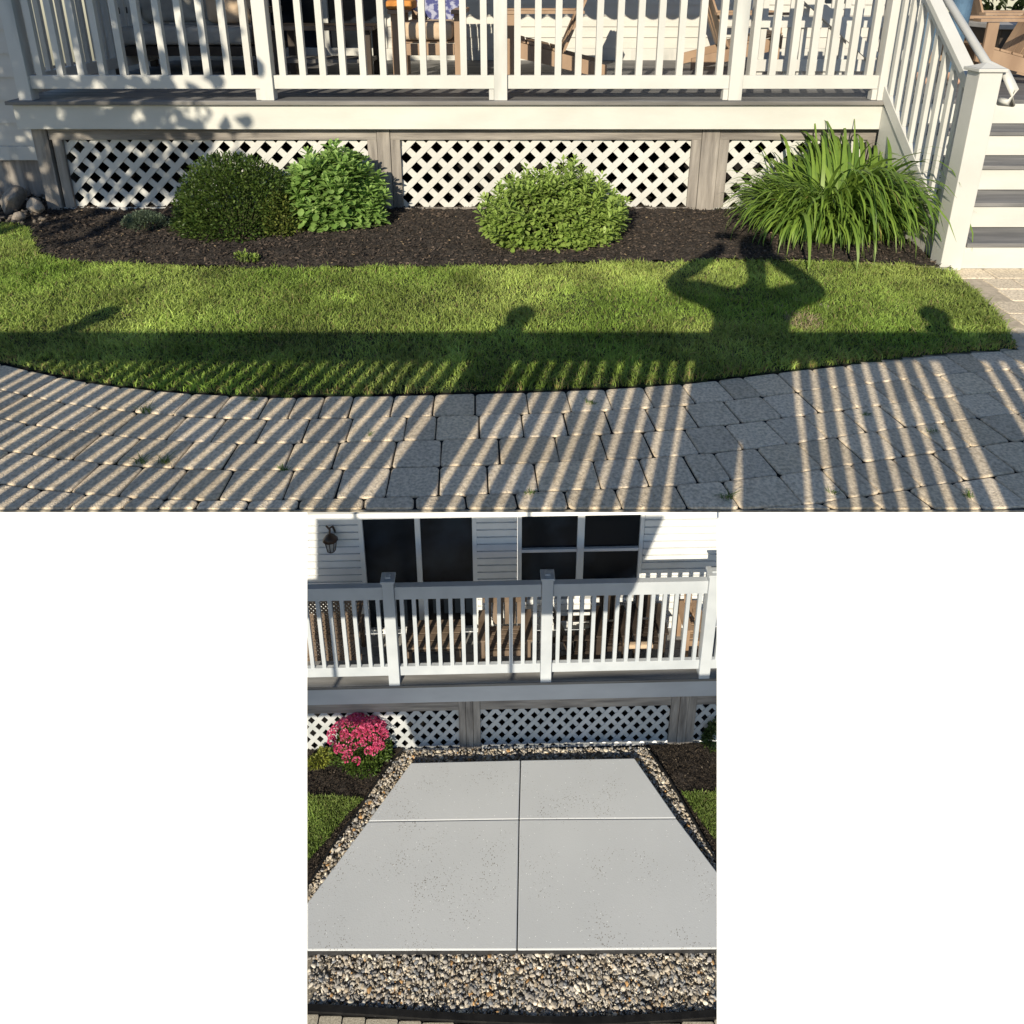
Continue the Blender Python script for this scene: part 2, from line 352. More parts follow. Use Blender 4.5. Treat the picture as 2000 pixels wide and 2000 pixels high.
# ============================================================ UPPER PLACE : SETTING
Yedge = atZ(1000, 994, 0).y
g = MB().box(-9, 9, Yedge, 16, -.009, -.0075).build('ground', 'dark'); tag(g, kind='structure')
lawn_edge_px = [(-260, 640), (-120, 676), (0, 707), (200, 748), (450, 771), (700, 771), (1000, 764), (1300, 750), (1550, 722), (1800, 695), (1985, 681), (2150, 668), (2400, 650)]
edge = smooth_curve(gpoly(lawn_edge_px), 160)
right_px = [(1985, 681), (1975, 655), (1945, 610), (1900, 565), (1862, 532)]
top_px = [(1862, 532), (1800, 523), (1600, 513), (1400, 512), (1100, 518), (800, 524), (500, 526), (300, 520), (150, 514), (95, 505), (70, 480), (60, 452), (40, 442), (-60, 440), (-300, 440)]
rightc = smooth_curve(gpoly(right_px), 20); topc = smooth_curve(gpoly(top_px), 60)
iend = int(np.argmin(np.linalg.norm(edge - np.array(gpoly([(1985, 681)])[0]), axis=1)))
lawn_poly = [tuple(p) for p in edge[:iend + 1]] + [tuple(p) for p in rightc] + [tuple(p) for p in topc]
mulch_px = [(60, 452), (70, 480), (95, 505), (150, 514), (300, 520), (500, 526), (800, 524), (1100, 518), (1400, 512), (1600, 513), (1800, 523), (1862, 532), (1850, 470), (1835, 400), (60, 400)]
mulch_poly = [tuple(p) for p in smooth_curve(gpoly(mulch_px[:12]), 60)] + [(2.6, 5.55), (-3.6, 5.55)]
def ground_patch(name, poly, m, z, cell, amp=0, fs=(9, 30), kind='structure'):
    poly = np.array(poly); lo, hi = poly.min(0), poly.max(0); nx, ny = int((hi[0] - lo[0]) / cell) + 2, int((hi[1] - lo[1]) / cell) + 2
    X, Yg = np.meshgrid(lo[0] + np.arange(nx) * cell, lo[1] + np.arange(ny) * cell); P = np.stack([X.ravel(), Yg.ravel()], 1)
    Z = z + amp * (value_noise(P, fs[0], 1) - .5 + .6 * (value_noise(P, fs[1], 2) - .5))
    i = (np.arange(ny - 1)[:, None] * nx + np.arange(nx - 1)[None]).ravel(); Q = np.stack([i, i + 1, i + nx + 1, i + nx], 1)
    c = P[Q].mean(1); Q = Q[inpoly(c, poly)]
    used = np.unique(Q); mp = -np.ones(len(P), int); mp[used] = np.arange(len(used))
    o = npmesh(name, np.column_stack([P, Z])[used], mp[Q], m, smooth=True); tag(o, kind=kind); return o
ground_patch('lawn_soil', lawn_poly, 'turfsoil', 0.0, .02, .012, (3, 8))
ground_patch('mulch_bed', mulch_poly, 'mulch', .012, .012, .03, (7, 38))
# mulch chips
P = scatter(mulch_poly, 26000); n = len(P); z = .018 + .03 * (value_noise(P, 7, 1) - .5 + .6 * (value_noise(P, 38, 2) - .5))
D = RNG.normal(size=(n, 3)) * [1, 1, .35]; b_ = RNG.random(n) ** 3
cols = np.array([.040, .031, .026]) + b_[:, None] * np.array([.12, .09, .07])
cols[RNG.random(n) < .012] = (.32, .24, .15)
o = leaves('mulch_chips', np.column_stack([P, z]), D, .012 + .022 * RNG.random(n) ** 2, .006 + .006 * RNG.random(n), cols, 'chip', roll=RNG.random(n) * 6); tag(o, kind='stuff', cat=None)
tag(o, 'dark shredded bark chips spread over the flower bed below the deck', 'mulch')
# turf
def turf_cols(P, n, warm=1.0):
    pn = value_noise(P, 2.2, 5); p2 = value_noise(P, 7, 6); v = .65 + .7 * RNG.random(n)
    g = np.array([.21, .33, .05])[None] * (1 - pn[:, None]) + np.array([.40, .47, .12])[None] * pn[:, None]
    g = g * (v * (.72 + .5 * p2) * (.78 + .5 * value_noise(P, 4.3, 12)))[:, None]; bp_ = np.array(gpoly([(1570, 632)])[0]); bare = (np.linalg.norm((P - bp_) * [1, .8], axis=1) < .09) & (RNG.random(n) < .6); g[bare] = np.array([.42, .34, .2]) * v[bare][:, None]; dry = RNG.random(n) < .07; g = g * np.array([1.13, 1.17, 1.25]); g[dry] = np.array([.34, .30, .13]) * v[dry][:, None] ; return g
P = scatter(lawn_poly, 125000)
P = P[(np.abs(P[:, 0]) < 1.0 + .75 * P[:, 1])]; n = len(P)
cl = turf_cols(P, n)
dpx = np.min(np.linalg.norm(P[:, None, :] - edge[None, ::4, :], axis=2), axis=1); near = (dpx < .05); cl[near & (RNG.random(n) < .35)] = (.42, .33, .14)
hh = .022 + .022 * value_noise(P, 4, 8) + .03 * np.clip(value_noise(P, 13, 9) - .45, 0, 1) * 1.6
o = blades('lawn_grass', P, 0.0, hh, .0042, 1.25, cl); tag(o, 'short green lawn between the mulch bed and the curved paver path', 'grass', kind='stuff')
# pavers of the curved path
def rounded_block(V, Fc, T, c, tint, z):
    """c: 4 corner points (ccw); small chamfer and dropped edges"""
    c = [np.array(p) for p in c]; m = sum(c) / 4; base = len(V); NP = 12
    ns = [(random.random() - .5) * .004 for _ in range(NP)]
    for inset, dz in ((0, -.0085), (0.0, -.0055), (.003, -.0015), (.008, 0.0)):
        i12 = 0
        for i in range(4):
            a, p, b = c[i - 1], c[i], c[(i + 1) % 4]
            e1 = (a - p) / max(np.linalg.norm(a - p), 1e-6); e2 = (b - p) / max(np.linalg.norm(b - p), 1e-6); r = .013
            for q in (p + e1 * r, p + (e1 + e2) * r * .3, p + e2 * r):
                dd = m - q; L = np.linalg.norm(dd); p2 = q + dd / L * (inset + abs(ns[i12])); V.append((p2[0], max(p2[1], Yedge + .001) if p[1] < 3 and z < 1 and z > -1 else p2[1], z + dz)); i12 += 1
    for k in range(3):
        for i in range(NP): Fc.append((base + k * NP + i, base + k * NP + (i + 1) % NP, base + (k + 1) * NP + (i + 1) % NP, base + (k + 1) * NP + i)); T.append(tint)
    Fc.append(tuple(base + 3 * NP + i for i in range(NP))); T.append(tint)
def paver_tint():
    b = .80 + .3 * random.random(); w_ = random.random(); return (.76 * b, (.655 - .02 * w_) * b, (.52 - .05 * w_) * b)
V, Fc, T = [], [], []
tan_ = np.gradient(edge, axis=0); nrm = np.stack([tan_[:, 1], -tan_[:, 0]], 1); nrm /= np.linalg.norm(nrm, axis=1, keepdims=True)
CW = .163
for course in range(-0, 9):
    o0 = .012 + course * CW; o1 = o0 + CW - .0032
    A = edge + nrm * o0; B = edge + nrm * o1
    s_ = np.concatenate([[0], np.cumsum(np.linalg.norm(np.diff((A + B) / 2, axis=0), axis=1))]); tot = s_[-1]
    at = lambda C_, t: np.array([np.interp(t, s_, C_[:, 0]), np.interp(t, s_, C_[:, 1])])
    t = random.random() * .1
    while t < tot - .25:
        L = random.choice([.165, .165, .17, .165, .115, .165, .21]); j = .0016
        s1, s2 = [(random.random() - .5) * .006 for _ in range(2)]
        c = [at(B, t + j + s1), at(B, t + L - j + s2), at(A, t + L - j), at(A, t + j)]
        if min(p[1] for p in c) < Yedge + .004:
            c = [np.array([p[0], max(p[1], Yedge + .002)]) for p in c]
            if max(p[1] for p in c) - Yedge < .02: t += L; continue
        rounded_block(V, Fc, T, c, paver_tint(), .002 + (random.random() - .5) * .004)
        t += L
me = bpy.data.meshes.new('paver_path'); me.from_pydata(V, [], Fc)
a_ = me.attributes.new('tint', 'FLOAT_COLOR', 'FACE')
for i, c in enumerate(T): a_.data[i].color = (*c, 1)
o = link('paver_path', me, 'paver'); tag(o, kind='structure')
trim_b = MB().box(-9, 9, Yedge - .004, Yedge, -.0095, -.003).build('path_edge', 'walkedge'); tag(trim_b, kind='structure')
# walk at the foot of the stairs
V, Fc, T = [], [], []
yv = 2.9; row = 0
lp = np.array(lawn_poly)
while yv < 4.6:
    xv = 1.6 + random.random() * .1
    while xv < 5.5:
        L = random.choice([.17, .22, .28]); c = [np.array([xv, yv]), np.array([xv + L - .006, yv]), np.array([xv + L - .006, yv + .155]), np.array([xv, yv + .155])]
        cc = np.array([sum(p[0] for p in c) / 4, sum(p[1] for p in c) / 4])
        ed = np.interp(cc[0], edge[iend - 5:, 0], edge[iend - 5:, 1])
        corners_in = inpoly(np.array(c), lp).any() or inpoly(cc[None], lp)[0]
        if cc[0] > np.interp(cc[1], rightc[::-1, 1] if rightc[0, 1] > rightc[-1, 1] else rightc[:, 1], rightc[::-1, 0] if rightc[0, 1] > rightc[-1, 1] else rightc[:, 0]) - .03 and cc[1] > ed + .04 and not inpoly(cc[None], lp)[0]:
            b = .9 + .2 * random.random(); rounded_block(V, Fc, T, c, (.80 * b, .69 * b, .54 * b), -.002 + random.random() * .002)
        xv += L
    yv += .162
me = bpy.data.meshes.new('stair_walk'); me.from_pydata(V, [], Fc); a_ = me.attributes.new('tint', 'FLOAT_COLOR', 'FACE')
for i, c in enumerate(T): a_.data[i].color = (*c, 1)
o = link('stair_walk', me, 'paver'); tag(o, kind='structure')
wk = MB().box(1.5, 6, 2.6, 4.7, -.0070, -.0055).build('walk_bedding', mat('walk_sand', (.42, .36, .28), (.56, .48, .38), .95, 40, bump=.4)); tag(wk, kind='structure')

# weeds in the joints
weeds = [(285, 805, .05), (275, 905, .045), (320, 905, .05), (560, 775, .03), (495, 782, .035), (1155, 788, .035), (720, 850, .02), (553, 918, .02), (1690, 810, .02), (1820, 845, .025), (1035, 965, .025), (1890, 970, .03), (1630, 965, .03), (1420, 975, .045), (1875, 520, .05), (1905, 522, .045)]
wl = ['upper clump of grass in the left paver joints', 'left tuft of the long weed row in a paver joint', 'right tuft of the long weed row in a paver joint', 'sprig of grass beside the lawn edge left of centre', 'thin sprig of grass on the lawn edge at left', 'dry sprig on the paver just below the central lawn edge', 'tiny weed in the second paver joint left of centre', 'tiny weed in the third paver joint left of centre', 'tiny weed between sunlit shadow stripes on the right', 'small weed low in the right shadow stripes', 'weed in the front paver joint at centre', 'weed near the bottom right corner of the paving', 'weed at the front edge right of the broad shadow', 'tall sprig in the broad dark shadow at the front edge', 'left sprig growing against the lowest white stair riser', 'right sprig growing against the lowest white stair riser']
for (x, y, h), lb in zip(weeds, wl):
    p = atZ(x, y, 0); k = 34; P = np.array([p.x, p.y]) + np.clip(RNG.normal(size=(k, 2)), -1.5, 1.5) * [.012, .006]
    o = blades('weed_tuft', P, -.004, np.full(k, h), .003, 1.4, np.array([[.16, .24, .06]]) * (.6 + .8 * RNG.random((k, 1)))); recentre(o); tag(o, lb, 'weed', 'weeds in the paving joints')

# ============================================================ UPPER DECK
YF, YL = 5.30, 5.39
zd = zr(197, YF - .03)           # deck top
XL, XR = atY(25, 200, YF).x, 2.60
deck = thing('deck', 'raised grey board deck with white fascia and white lattice skirt above the lawn', 'deck', (0, YF, 0))
mb = MB(); yy = YF - .03; first = True
while yy < 8.0:
    mb.box(XL - .02, XR + .02, yy, yy + .135, zd - .025, zd); yy += .14
mb.build('floor', 'deck', deck, .003)
MB().box(XR + .025, 9, YF + .02, 8.4, zd - .025, zd).build('floor', 'deck', deck)
MB().box(XL - .03, XR + .03, YF - .045, YF - .032, zd - .028, zd - .002).build('nosing', 'deckedge', deck, .004)
zf0 = zr(252, YF)
MB().box(XL, XR, YF - .012, YF + .02, zf0, zd - .03).build('fascia', 'fascia', deck, .003)
# frames of weathered boards and lattice panels
zlt, zlb = zr(272, YL), zr(404, YL)
zft, zfb = zf0 + .0, -.01
Xs = lambda px, row=340: atY(px, row, YL).x
pan = [(Xs(138), Xs(722)), (Xs(786), Xs(1344)), (Xs(1417), 2.52)]
for i, (a, b) in enumerate(pan):
    MB().box(a - .07 if i else a - .09, b + .07, YL - .022, YL, zlt, zft - .004).build('header_board', 'greywoodx', deck, .002)
    MB().box(a - .068 if i else a - .088, b + .068, YL - .021, YL, zfb, zlb).build('sill_board', 'whitewood' if i != 1 else 'greywoodx', deck, .002)
    for x0, x1 in ((a - .07, a - .002), (b + .002, b + .07)):
        MB().box(x0, x1, YL - .0235, YL, zlb, zlt).build('side_board', 'greywood', deck, .002)
    lattice(a - .01, b + .01, zlb - .005, zlt + .005, YL + .003, .1485, .1485, .575, [.03, .04, .02][i]).build('lattice_panel', 'white', deck)
for px0, px1 in ((Xs(138) - .20, Xs(138) - .094), (Xs(722) + .073, Xs(786) - .073), (Xs(1344) + .073, Xs(1417) - .073)):
    MB().box(px0, px1, YL - .03, YL + .05, zfb, zft - .005).build('skirt_post', 'greywood', deck, .003)
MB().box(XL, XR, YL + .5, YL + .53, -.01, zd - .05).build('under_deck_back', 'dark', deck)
MB().box(XL + .06, XL + .09, YL + .06, YL + .5, -.01, zd - .05).build('end_board', 'greywood', deck, .002)
# front railing
zb0, zb1 = zr(172, YF + .05), zr(146, YF + .05); zt_ = zd + .98
YR = YF + .03
px = lambda p, row=150: atY(p, row, YR).x
rl = thing('deck_railing', 'white front railing with square balusters along the edge of the upper deck', 'railing', (0, YR, zd))
posts = [px(48), px(522), px(978), px(1436), 2.55]
secs = [(posts[i] + .045, posts[i + 1] - .045) for i in range(4)]
rail_run(rl, secs, YR, zb0, zt_, zd, posts, .137, bw=.043, both=zb1 - zb0)
for p in posts[1:]:
    MB().box(p - .08, p - .047, YR - .03, YR + .03, zd + .002, zb0 - .002).build('rail_foot', 'whitewood', rl)
sr = thing('side_railing', 'white railing running back from the front left corner of the deck', 'railing', (posts[0], YR + 1, zd))
XM = posts[0]
MB().box(XM - .022, XM + .022, YR + .05, 7.9, zb0, zb1).build('bottom_rail', 'white', sr, .003)
MB().box(XM - .035, XM + .035, YR + .05, 7.9, zt_ - .07, zt_).build('top_rail', 'white', sr, .003)
for k in range(17):
    y = YR + .17 + k * .137; MB().box(XM - .018, XM + .018, y - .018, y + .018, zb1, zt_ - .07).build('baluster', 'white', sr)
# stair railing
YN, XN = 4.22, 2.56
zn = zr(128, 4.2)
st = thing('stair_railing', 'white railing sloping down to the big square newel beside the steps', 'railing', (XN, YN, 0))
MB().box(XN - .062, XN + .062, YN - .06, YN + .06, -.01, zn - .03).build('newel_post', 'white', st, .004)
c = zn - .03
MB().box(XN - .078, XN + .078, YN - .076, YN + .076, c, c + .018).build('post_cap', 'white', st, .003)
MB().add([(XN - .066, YN - .064, c + .019), (XN + .066, YN - .064, c + .019), (XN + .066, YN + .064, c + .019), (XN - .066, YN + .064, c + .019), (XN, YN, c + .045)], [(0, 1, 4), (1, 2, 4), (2, 3, 4), (3, 0, 4), (3, 2, 1, 0)]).build('cap_peak', 'white', st)
y0, y1 = YR - .05, YN + .062
ztop0, ztop1 = zd + .98, zn - .10; zbt0, zbt1 = zd + .10, .22
def hexy(x0, x1, ya, yb, za, zb, t): return [(x0, ya, za - t), (x1, ya, za - t), (x1, yb, zb - t), (x0, yb, zb - t), (x0, ya, za), (x1, ya, za), (x1, yb, zb), (x0, yb, zb)]
MB().hexa(hexy(XN - .038, XN + .038, y1, y0, ztop1, ztop0, .045)).build('top_rail', 'white', st, .003)
MB().hexa(hexy(XN - .022, XN + .022, y1, y0, ztop1 - .046, ztop0 - .046, .05)).build('rail_web', 'white', st, .003)
MB().hexa(hexy(XN - .022, XN + .022, y1, y0, zbt1, zbt0, .10)).build('bottom_rail', 'white', st, .003)
for k in range(8):
    y = y0 - .065 - k * .118; t = (y - y0) / (y1 - y0); za, zb_ = zbt0 + (zbt1 - zbt0) * t, ztop0 + (ztop1 - ztop0) * t - .08
    MB().box(XN - .018, XN + .018, y - .018, y + .018, za - .01, zb_).build('baluster', 'white', st)
off = XN + .10
MB().tube([(off, 5.6, ztop0 + .1), (off, y1 + .1, ztop1 + .09), (off, YN - .02, zn - .04), (off + .012, YN - .10, zn - .12), (off + .02, YN - .09, zn - .19), (off, YN - .02, zn - .19)], .024, 12).build('handrail', 'white', st, smooth=True)
# stair skirt
stc = thing('staircase', 'white and grey deck steps at the right beside the newel post', 'stairs', (3.3, 4.7, 0))
n = 5; rise = zd / n; run = (YF - 4.18) / 4
for k in range(n):
    yk = 4.18 + k * run
    MB().box(XN + .07, 6, yk, yk + .02, k * rise + (0 if k == 0 else .002), (k + 1) * rise - .026).build('riser', 'fascia', stc, .002)
    if k < n - 1: MB().box(XN + .07, 6, yk - .018, yk + run + .0, (k + 1) * rise - .025, (k + 1) * rise).build('tread', 'tread', stc, .004)
MB().add([(XN - .01, 4.3, 0), (XN - .01, YF - .02, 0), (XN - .01, YF - .02, zd - .03), (XN - .01, 4.3, rise), (XN + .01, 4.3, 0), (XN + .01, YF - .02, 0), (XN + .01, YF - .02, zd - .03), (XN + .01, 4.3, rise)], [(0, 1, 2, 3), (7, 6, 5, 4), (0, 4, 5, 1), (1, 5, 6, 2), (2, 6, 7, 3), (3, 7, 4, 0)]).build('stringer', 'fascia', stc)
# gate
YG = 6.15; gx0, gx1 = atY(1478, 100, YG).x, atY(1715, 100, YG).x
gt = thing('deck_gate', 'white picket gate with diagonal brace standing behind the right railing section', 'gate', ((gx0 + gx1) / 2, YG, zd))
z0g, z1g = zd + .10, zd + 1.0
for z in (z0g, z1g - .09): MB().box(gx0, gx1, YG - .012, YG + .012, z, z + .09).build('cross_rail', 'white', gt, .002)
MB().box(gx0, gx1, YG - .0125, YG + .0115, z0g + .33, z0g + .41).build('cross_rail', 'white', gt, .002)
MB().beam((gx0 + .03, YG - .03, z1g - .10), (gx1 - .03, YG - .03, z0g + .10), .03, .09, side=(0, 1, 0)).build('diagonal_brace', 'white', gt, .002)
k = 0; x = gx0 + .02
while x < gx1 - .03: MB().box(x, x + .045, YG + .013, YG + .032, z0g - .05, z1g + .03).build('picket', 'white', gt, .002); x += .105
for x in (gx0 - .06, gx1 + .01): MB().box(x, x + .05, YG - .03, YG + .03, zd, z1g + .1).build('gate_post', 'white', gt, .002)

# ============================================================ UPPER HOUSE
YH = 8.05
hs = thing('house', 'white clapboard house wall rising behind the furnished upper deck', 'house', (0, YH, 0))
X0, X1 = -4.2, 4.3; dx0, dx1 = atY(530, 60, YH).x, atY(745, 60, YH).x
for a, b in ((X0, dx0 - .06), (dx1 + .06, X1)):
    siding(a, b, zd + .12, 3.6, YH, .105, .016).build('wall', 'siding', hs)
MB().box(X0, X1, YH - .02, YH + .08, zd - .2, zd + .118).build('base_board', 'whitewood', hs)
dr = MB().box(dx0 - .058, dx0, YH - .03, YH + .03, zd + .12, 3).box(dx1, dx1 + .058, YH - .03, YH + .03, zd + .12, 3).box((dx0 + dx1) / 2 - .03, (dx0 + dx1) / 2 + .03, YH - .025, YH + .03, zd + .12, 3).build('patio_door', 'whitewood', hs, .002)
MB().box(dx0, dx1, YH + .02, YH + .03, zd + .12, 3).build('pane', 'glass', dr)
wx0, wx1 = atY(1590, 40, YH).x, atY(1650, 40, YH).x
wf = MB().box(wx0 - .04, wx0, YH - .03, YH, zd + .55, 2.2).box(wx1, wx1 + .04, YH - .03, YH, zd + .55, 2.2).box(wx0, wx1, YH - .03, YH, zd + .50, zd + .55).build('window', 'white', hs)
MB().box(wx0, wx1, YH - .02, YH - .016, zd + .55, 2.2).build('pane', 'glass', wf)
# side wing at the left of the deck
YW = 5.75; xw = atY(78, 200, YW).x
wg = thing('house_wing', 'white corner of the house standing left of the deck above the stones', 'house', (-4.2, YW, .3))
siding(-6.5, xw - .10, zr(284, YW), 3.4, YW, .17).build('wall', 'siding', wg)
MB().box(xw - .098, xw, YW - .03, YW + .06, zr(312, YW), 3.4).build('corner_board', 'whitewood', wg, .003)
MB().box(-6.5, xw - .10, YW - .02, YW + .05, zr(312, YW), zr(284, YW) - .003).build('base_board', 'whitewood', wg, .003)
MB().box(-6.5, xw - .02, YW + .02, YW + .2, 0, zr(312, YW) - .004).build('foundation', 'greywood', wg)
hedge_bk = None
# dark screen far right
def bush(name, label, cat, c, r, n, L, W, col, col2, shell=.55, stems=12, updir=.5, kind=None, group=None, flatbase=True, lump=.25, matn='leaf', rr=None):
    """crown of single leaves: clumps give the uneven outline"""
    t = thing(name, label, cat, (c[0], c[1], c[2]), group)
    D = RNG.normal(size=(n, 3)); D[:, 2] = np.abs(D[:, 2]) * .95 if flatbase else D[:, 2]; D /= np.linalg.norm(D, axis=1, keepdims=True)
    K = RNG.normal(size=(26, 3)); K /= np.linalg.norm(K, axis=1, keepdims=True); ka = RNG.random(26) * 2 - 1
    q = np.clip((D @ K.T - .75) / .25, 0, 1) @ ka
    rad = (shell + (1 - shell) * RNG.random(n) ** .5) * (1 + lump * q)
    P = D * rad[:, None] * np.array(r) + np.array(c)
    Dd = D * [1, 1, .6] + RNG.normal(size=(n, 3)) * .45 + [0, 0, updir]
    v = RNG.random(n)[:, None]; cols = (np.array(col) * (1 - v) + np.array(col2) * v) * (.75 + .5 * RNG.random((n, 1)))
    leaves('foliage', P, Dd, L * (.7 + .6 * RNG.random(n)), W * (.7 + .6 * RNG.random(n)), cols, matn, t, RNG.normal(size=n) * .7)
    mb = MB()
    for k in range(stems):
        a = RNG.random() * 6.28; q_ = .15 + .75 * RNG.random(); e = Vector((c[0] + math.cos(a) * r[0] * q_, c[1] + math.sin(a) * r[1] * q_, c[2] + r[2] * .8 * math.sqrt(max(0, 1 - q_ * q_))))
        b0 = Vector((c[0] + math.cos(a) * .04, c[1] + math.sin(a) * .04, c[2] - .01)); mb.tube([b0, b0.lerp(e, .5) + Vector((0, 0, .03)), e], [.006, .004, .002], 5)
    mb.build('stem', 'stem', t)
    return t
def rosettes(name, label, c, r, ns, per, L, W, col, col2, lump=.17, lean=.8):
    """sedum: upright stems each ending in a whorl of fleshy leaves"""
    t = thing(name, label, 'shrub', c)
    D = RNG.normal(size=(ns, 3)); D[:, 2] = np.abs(D[:, 2]) ; D /= np.linalg.norm(D, axis=1, keepdims=True)
    D[:, 2] -= .12 * (RNG.random(ns) < .4)
    K = RNG.normal(size=(20, 3)); K /= np.linalg.norm(K, axis=1, keepdims=True); q = np.clip((D @ K.T - .8) / .2, 0, 1) @ (RNG.random(20) * 2 - 1)
    T_ = D * (.78 + .26 * RNG.random((ns, 1)) + lump * q[:, None]); hz = np.clip(T_[:, 2], 0, 1); fl_ = (.74 + .85 * hz * (1.2 - hz)) ; T_[:, 0] *= fl_; T_[:, 1] *= fl_; T_ = T_ * np.array(r) + np.array(c); T_[:, 2] = np.maximum(T_[:, 2], c[2] + .02)
    A = D * [lean, lean, .35] + [0, 0, .75]; A += RNG.normal(size=(ns, 3)) * .12; A /= np.linalg.norm(A, axis=1, keepdims=True)
    P, Dd, Ls, Cs = [], [], [], []
    u, d, v = orient(A)
    for k in range(per):
        an = k * 2.4 + RNG.random(ns) * .5; fr = k / per; out = u * np.cos(an)[:, None] + v * np.sin(an)[:, None]
        P.append(T_ - A * (fr * .10) + out * .004); Dd.append(out * (.35 + .75 * min(1, fr * 2.2)) + A * (1.0 - .75 * fr)); Ls.append(L * (.45 + .75 * min(1, fr * 2.5)) * (.8 + .4 * RNG.random(ns)))
        v_ = RNG.random((ns, 1)); Cs.append(np.array([1.05, 1.06, 1.1]) * (np.array(col) * (1 - v_) + np.array(col2) * v_) * (1.12 - .3 * fr))
    P, Dd, Ls, Cs = np.concatenate(P), np.concatenate(Dd), np.concatenate(Ls), np.concatenate(Cs)
    leaves('foliage', P, Dd, Ls, Ls * (W / L), Cs, 'leaf', t)
    mb = MB(); base = Vector(c)
    for k in range(0, ns, 3):
        e = Vector(T_[k]) - Vector(A[k]) * .03; b0 = base + Vector((D[k][0] * .12 * r[0] / .4, D[k][1] * .12, -.01)); mb.tube([b0, b0.lerp(e, .6) + Vector((0, 0, .02)), e], [.006, .005, .004], 5)
    mb.build('stem', 'stem', t)
    return t
t = bush('hedge', 'dark hedge seen beyond the far right end of the deck', 'hedge', (6.5, 9.2, .0), (3.4, .8, 2.3), 9000, .12, .05, (.02, .035, .012), (.04, .06, .02))

# ---- plants in the bed
p = atZ(1088, 478); rosettes('sedum_plant', 'pale green sedum clump alone in the mulch before the middle lattice panel', (p.x, p.y + .10, .0), (.50, .34, .53), 600, 13, .044, .022, (.25, .37, .07), (.38, .50, .13))
p = atZ(660, 445); rosettes('sedum_plant', 'large leaved green sedum clump right of the darker leafy shrub', (p.x, p.y + .08, .02), (.39, .29, .56), 330, 13, .064, .034, (.21, .36, .08), (.36, .52, .16), lump=.16)
p = atZ(455, 462); bush('shrub', 'dark green small leaved shrub in the left of the mulch bed', 'shrub', (p.x, p.y + .16, .0), (.42, .32, .47), 17000, .023, .012, (.04, .085, .018), (.12, .18, .04), .5, 30, .3, lump=.2)
p = atZ(548, 462); bush('shrub', 'low yellow green shrub squeezed between the dark shrub and the sedum', 'shrub', (p.x, p.y + .05, .0), (.14, .13, .30), 2600, .022, .012, (.12, .18, .035), (.24, .27, .07), .4, 12, .4)
p = atZ(284, 443); bush('creeping_plant', 'low silvery green creeping plant at the left of the mulch', 'plant', (p.x, p.y, .0), (.16, .10, .11), 2600, .016, .006, (.13, .18, .12), (.2, .26, .17), .5, 8, .7)
p = atZ(482, 512); bush('weed', 'small bright weed at the front edge of the mulch left of centre', 'weed', (p.x, p.y, .0), (.07, .04, .045), 150, .03, .012, (.2, .3, .05), (.3, .4, .1), .3, 5, .8)
# ---- daylily
p = atZ(1640, 488)
dl = thing('daylily', 'tall clump of arching strap leaves beside the sloping stair railing', 'plant', (p.x, p.y + .18, 0))
def straps(t, c, n, L0, L1, W, rx, ry, c1, c2, name='foliage', up=.75):
    V, T, C = [], [], []; seg = 9
    for i in range(n):
        a = RNG.random() * 2 * math.pi; rr = math.sqrt(RNG.random()); b = np.array([c[0] + math.cos(a) * rr * rx, c[1] + math.sin(a) * rr * ry, 0.0])
        a2 = a + RNG.normal() * .5; out = np.array([math.cos(a2), math.sin(a2), 0]); L = (L0 + (L1 - L0) * RNG.random()) * (.68 if out[0] > .35 else .62 if out[0] < -.2 else 1); el = math.radians(86 - 34 * rr * RNG.random() - 8 * RNG.random()); w_ = W * (.6 + .7 * RNG.random())
        side = np.array([-out[1], out[0], 0]); side = side + RNG.normal(size=3) * .25; q = b.copy(); drop = math.radians((130 + 70 * RNG.random()) * (.62 + .38 * RNG.random())); k0 = len(V)
        for s in range(seg + 1):
            f = s / seg; e = el - drop * f ** 1.6; wd = w_ * (1 - f ** 3) * (.6 + .4 * min(1, f * 5)) + .0006
            V.append(q - side * wd / 2); V.append(q + side * wd / 2 + np.array([0, 0, 0.0])); q = q + (out * math.cos(e) * .85 + np.array([0, 0, 1]) * math.sin(e)) * L / seg
            if q[2] < .015: q[2] = .015 + RNG.random() * .01
        v = RNG.random(); col = (np.array(c1) * (1 - v) + np.array(c2) * v)
        if RNG.random() < .015: col = np.array([.42, .36, .12])
        for s in range(seg): T.append([k0 + 2 * s, k0 + 2 * s + 1, k0 + 2 * s + 3, k0 + 2 * s + 2]); C.append(col)
    return npmesh(name, V, T, 'leaf', t, C, smooth=True)
straps(dl, (p.x + .09, p.y + .30), 2300, .52, 1.16, .022, .40, .21, (.085, .17, .028), (.25, .38, .065))
# ---- stones at the left
px_ = [(12, 372, .17), (52, 378, .15), (20, 408, .22), (70, 418, .20), (5, 350, .1), (40, 352, .12), (78, 356, .1), (-20, 400, .2), (62, 398, .12), (30, 430, .12)]
sn = ['rounded stone at the left edge under the white wing', 'pale stone behind the block next to the deck corner', 'broad stone at the left picture edge above the grass', 'square tan block beside the deck corner post', 'small dark stone in the back row at the left edge', 'small dark stone in the back row near the middle', 'small dark stone in the back row touching the deck', 'stone cut off by the left picture edge', 'small pale stone between the larger blocks', 'low stone half sunk in the grass at the left']
for (x, y, s), lb in zip(px_, sn):
    q = atZ(x, y + 6, 0); o = pebbles('stone', np.array([[q.x, q.y + .05, s * .3]]), np.array([s * 1.3]), np.array([[.36, .31, .26]]) * (.8 + .4 * random.random()), sub=3, flat=.8); recentre(o); tag(o, lb, 'stone', 'stones left of the deck')
q = gpoly([(-200, 345), (98, 345), (98, 440), (-200, 440)]); P = scatter(q, 500)
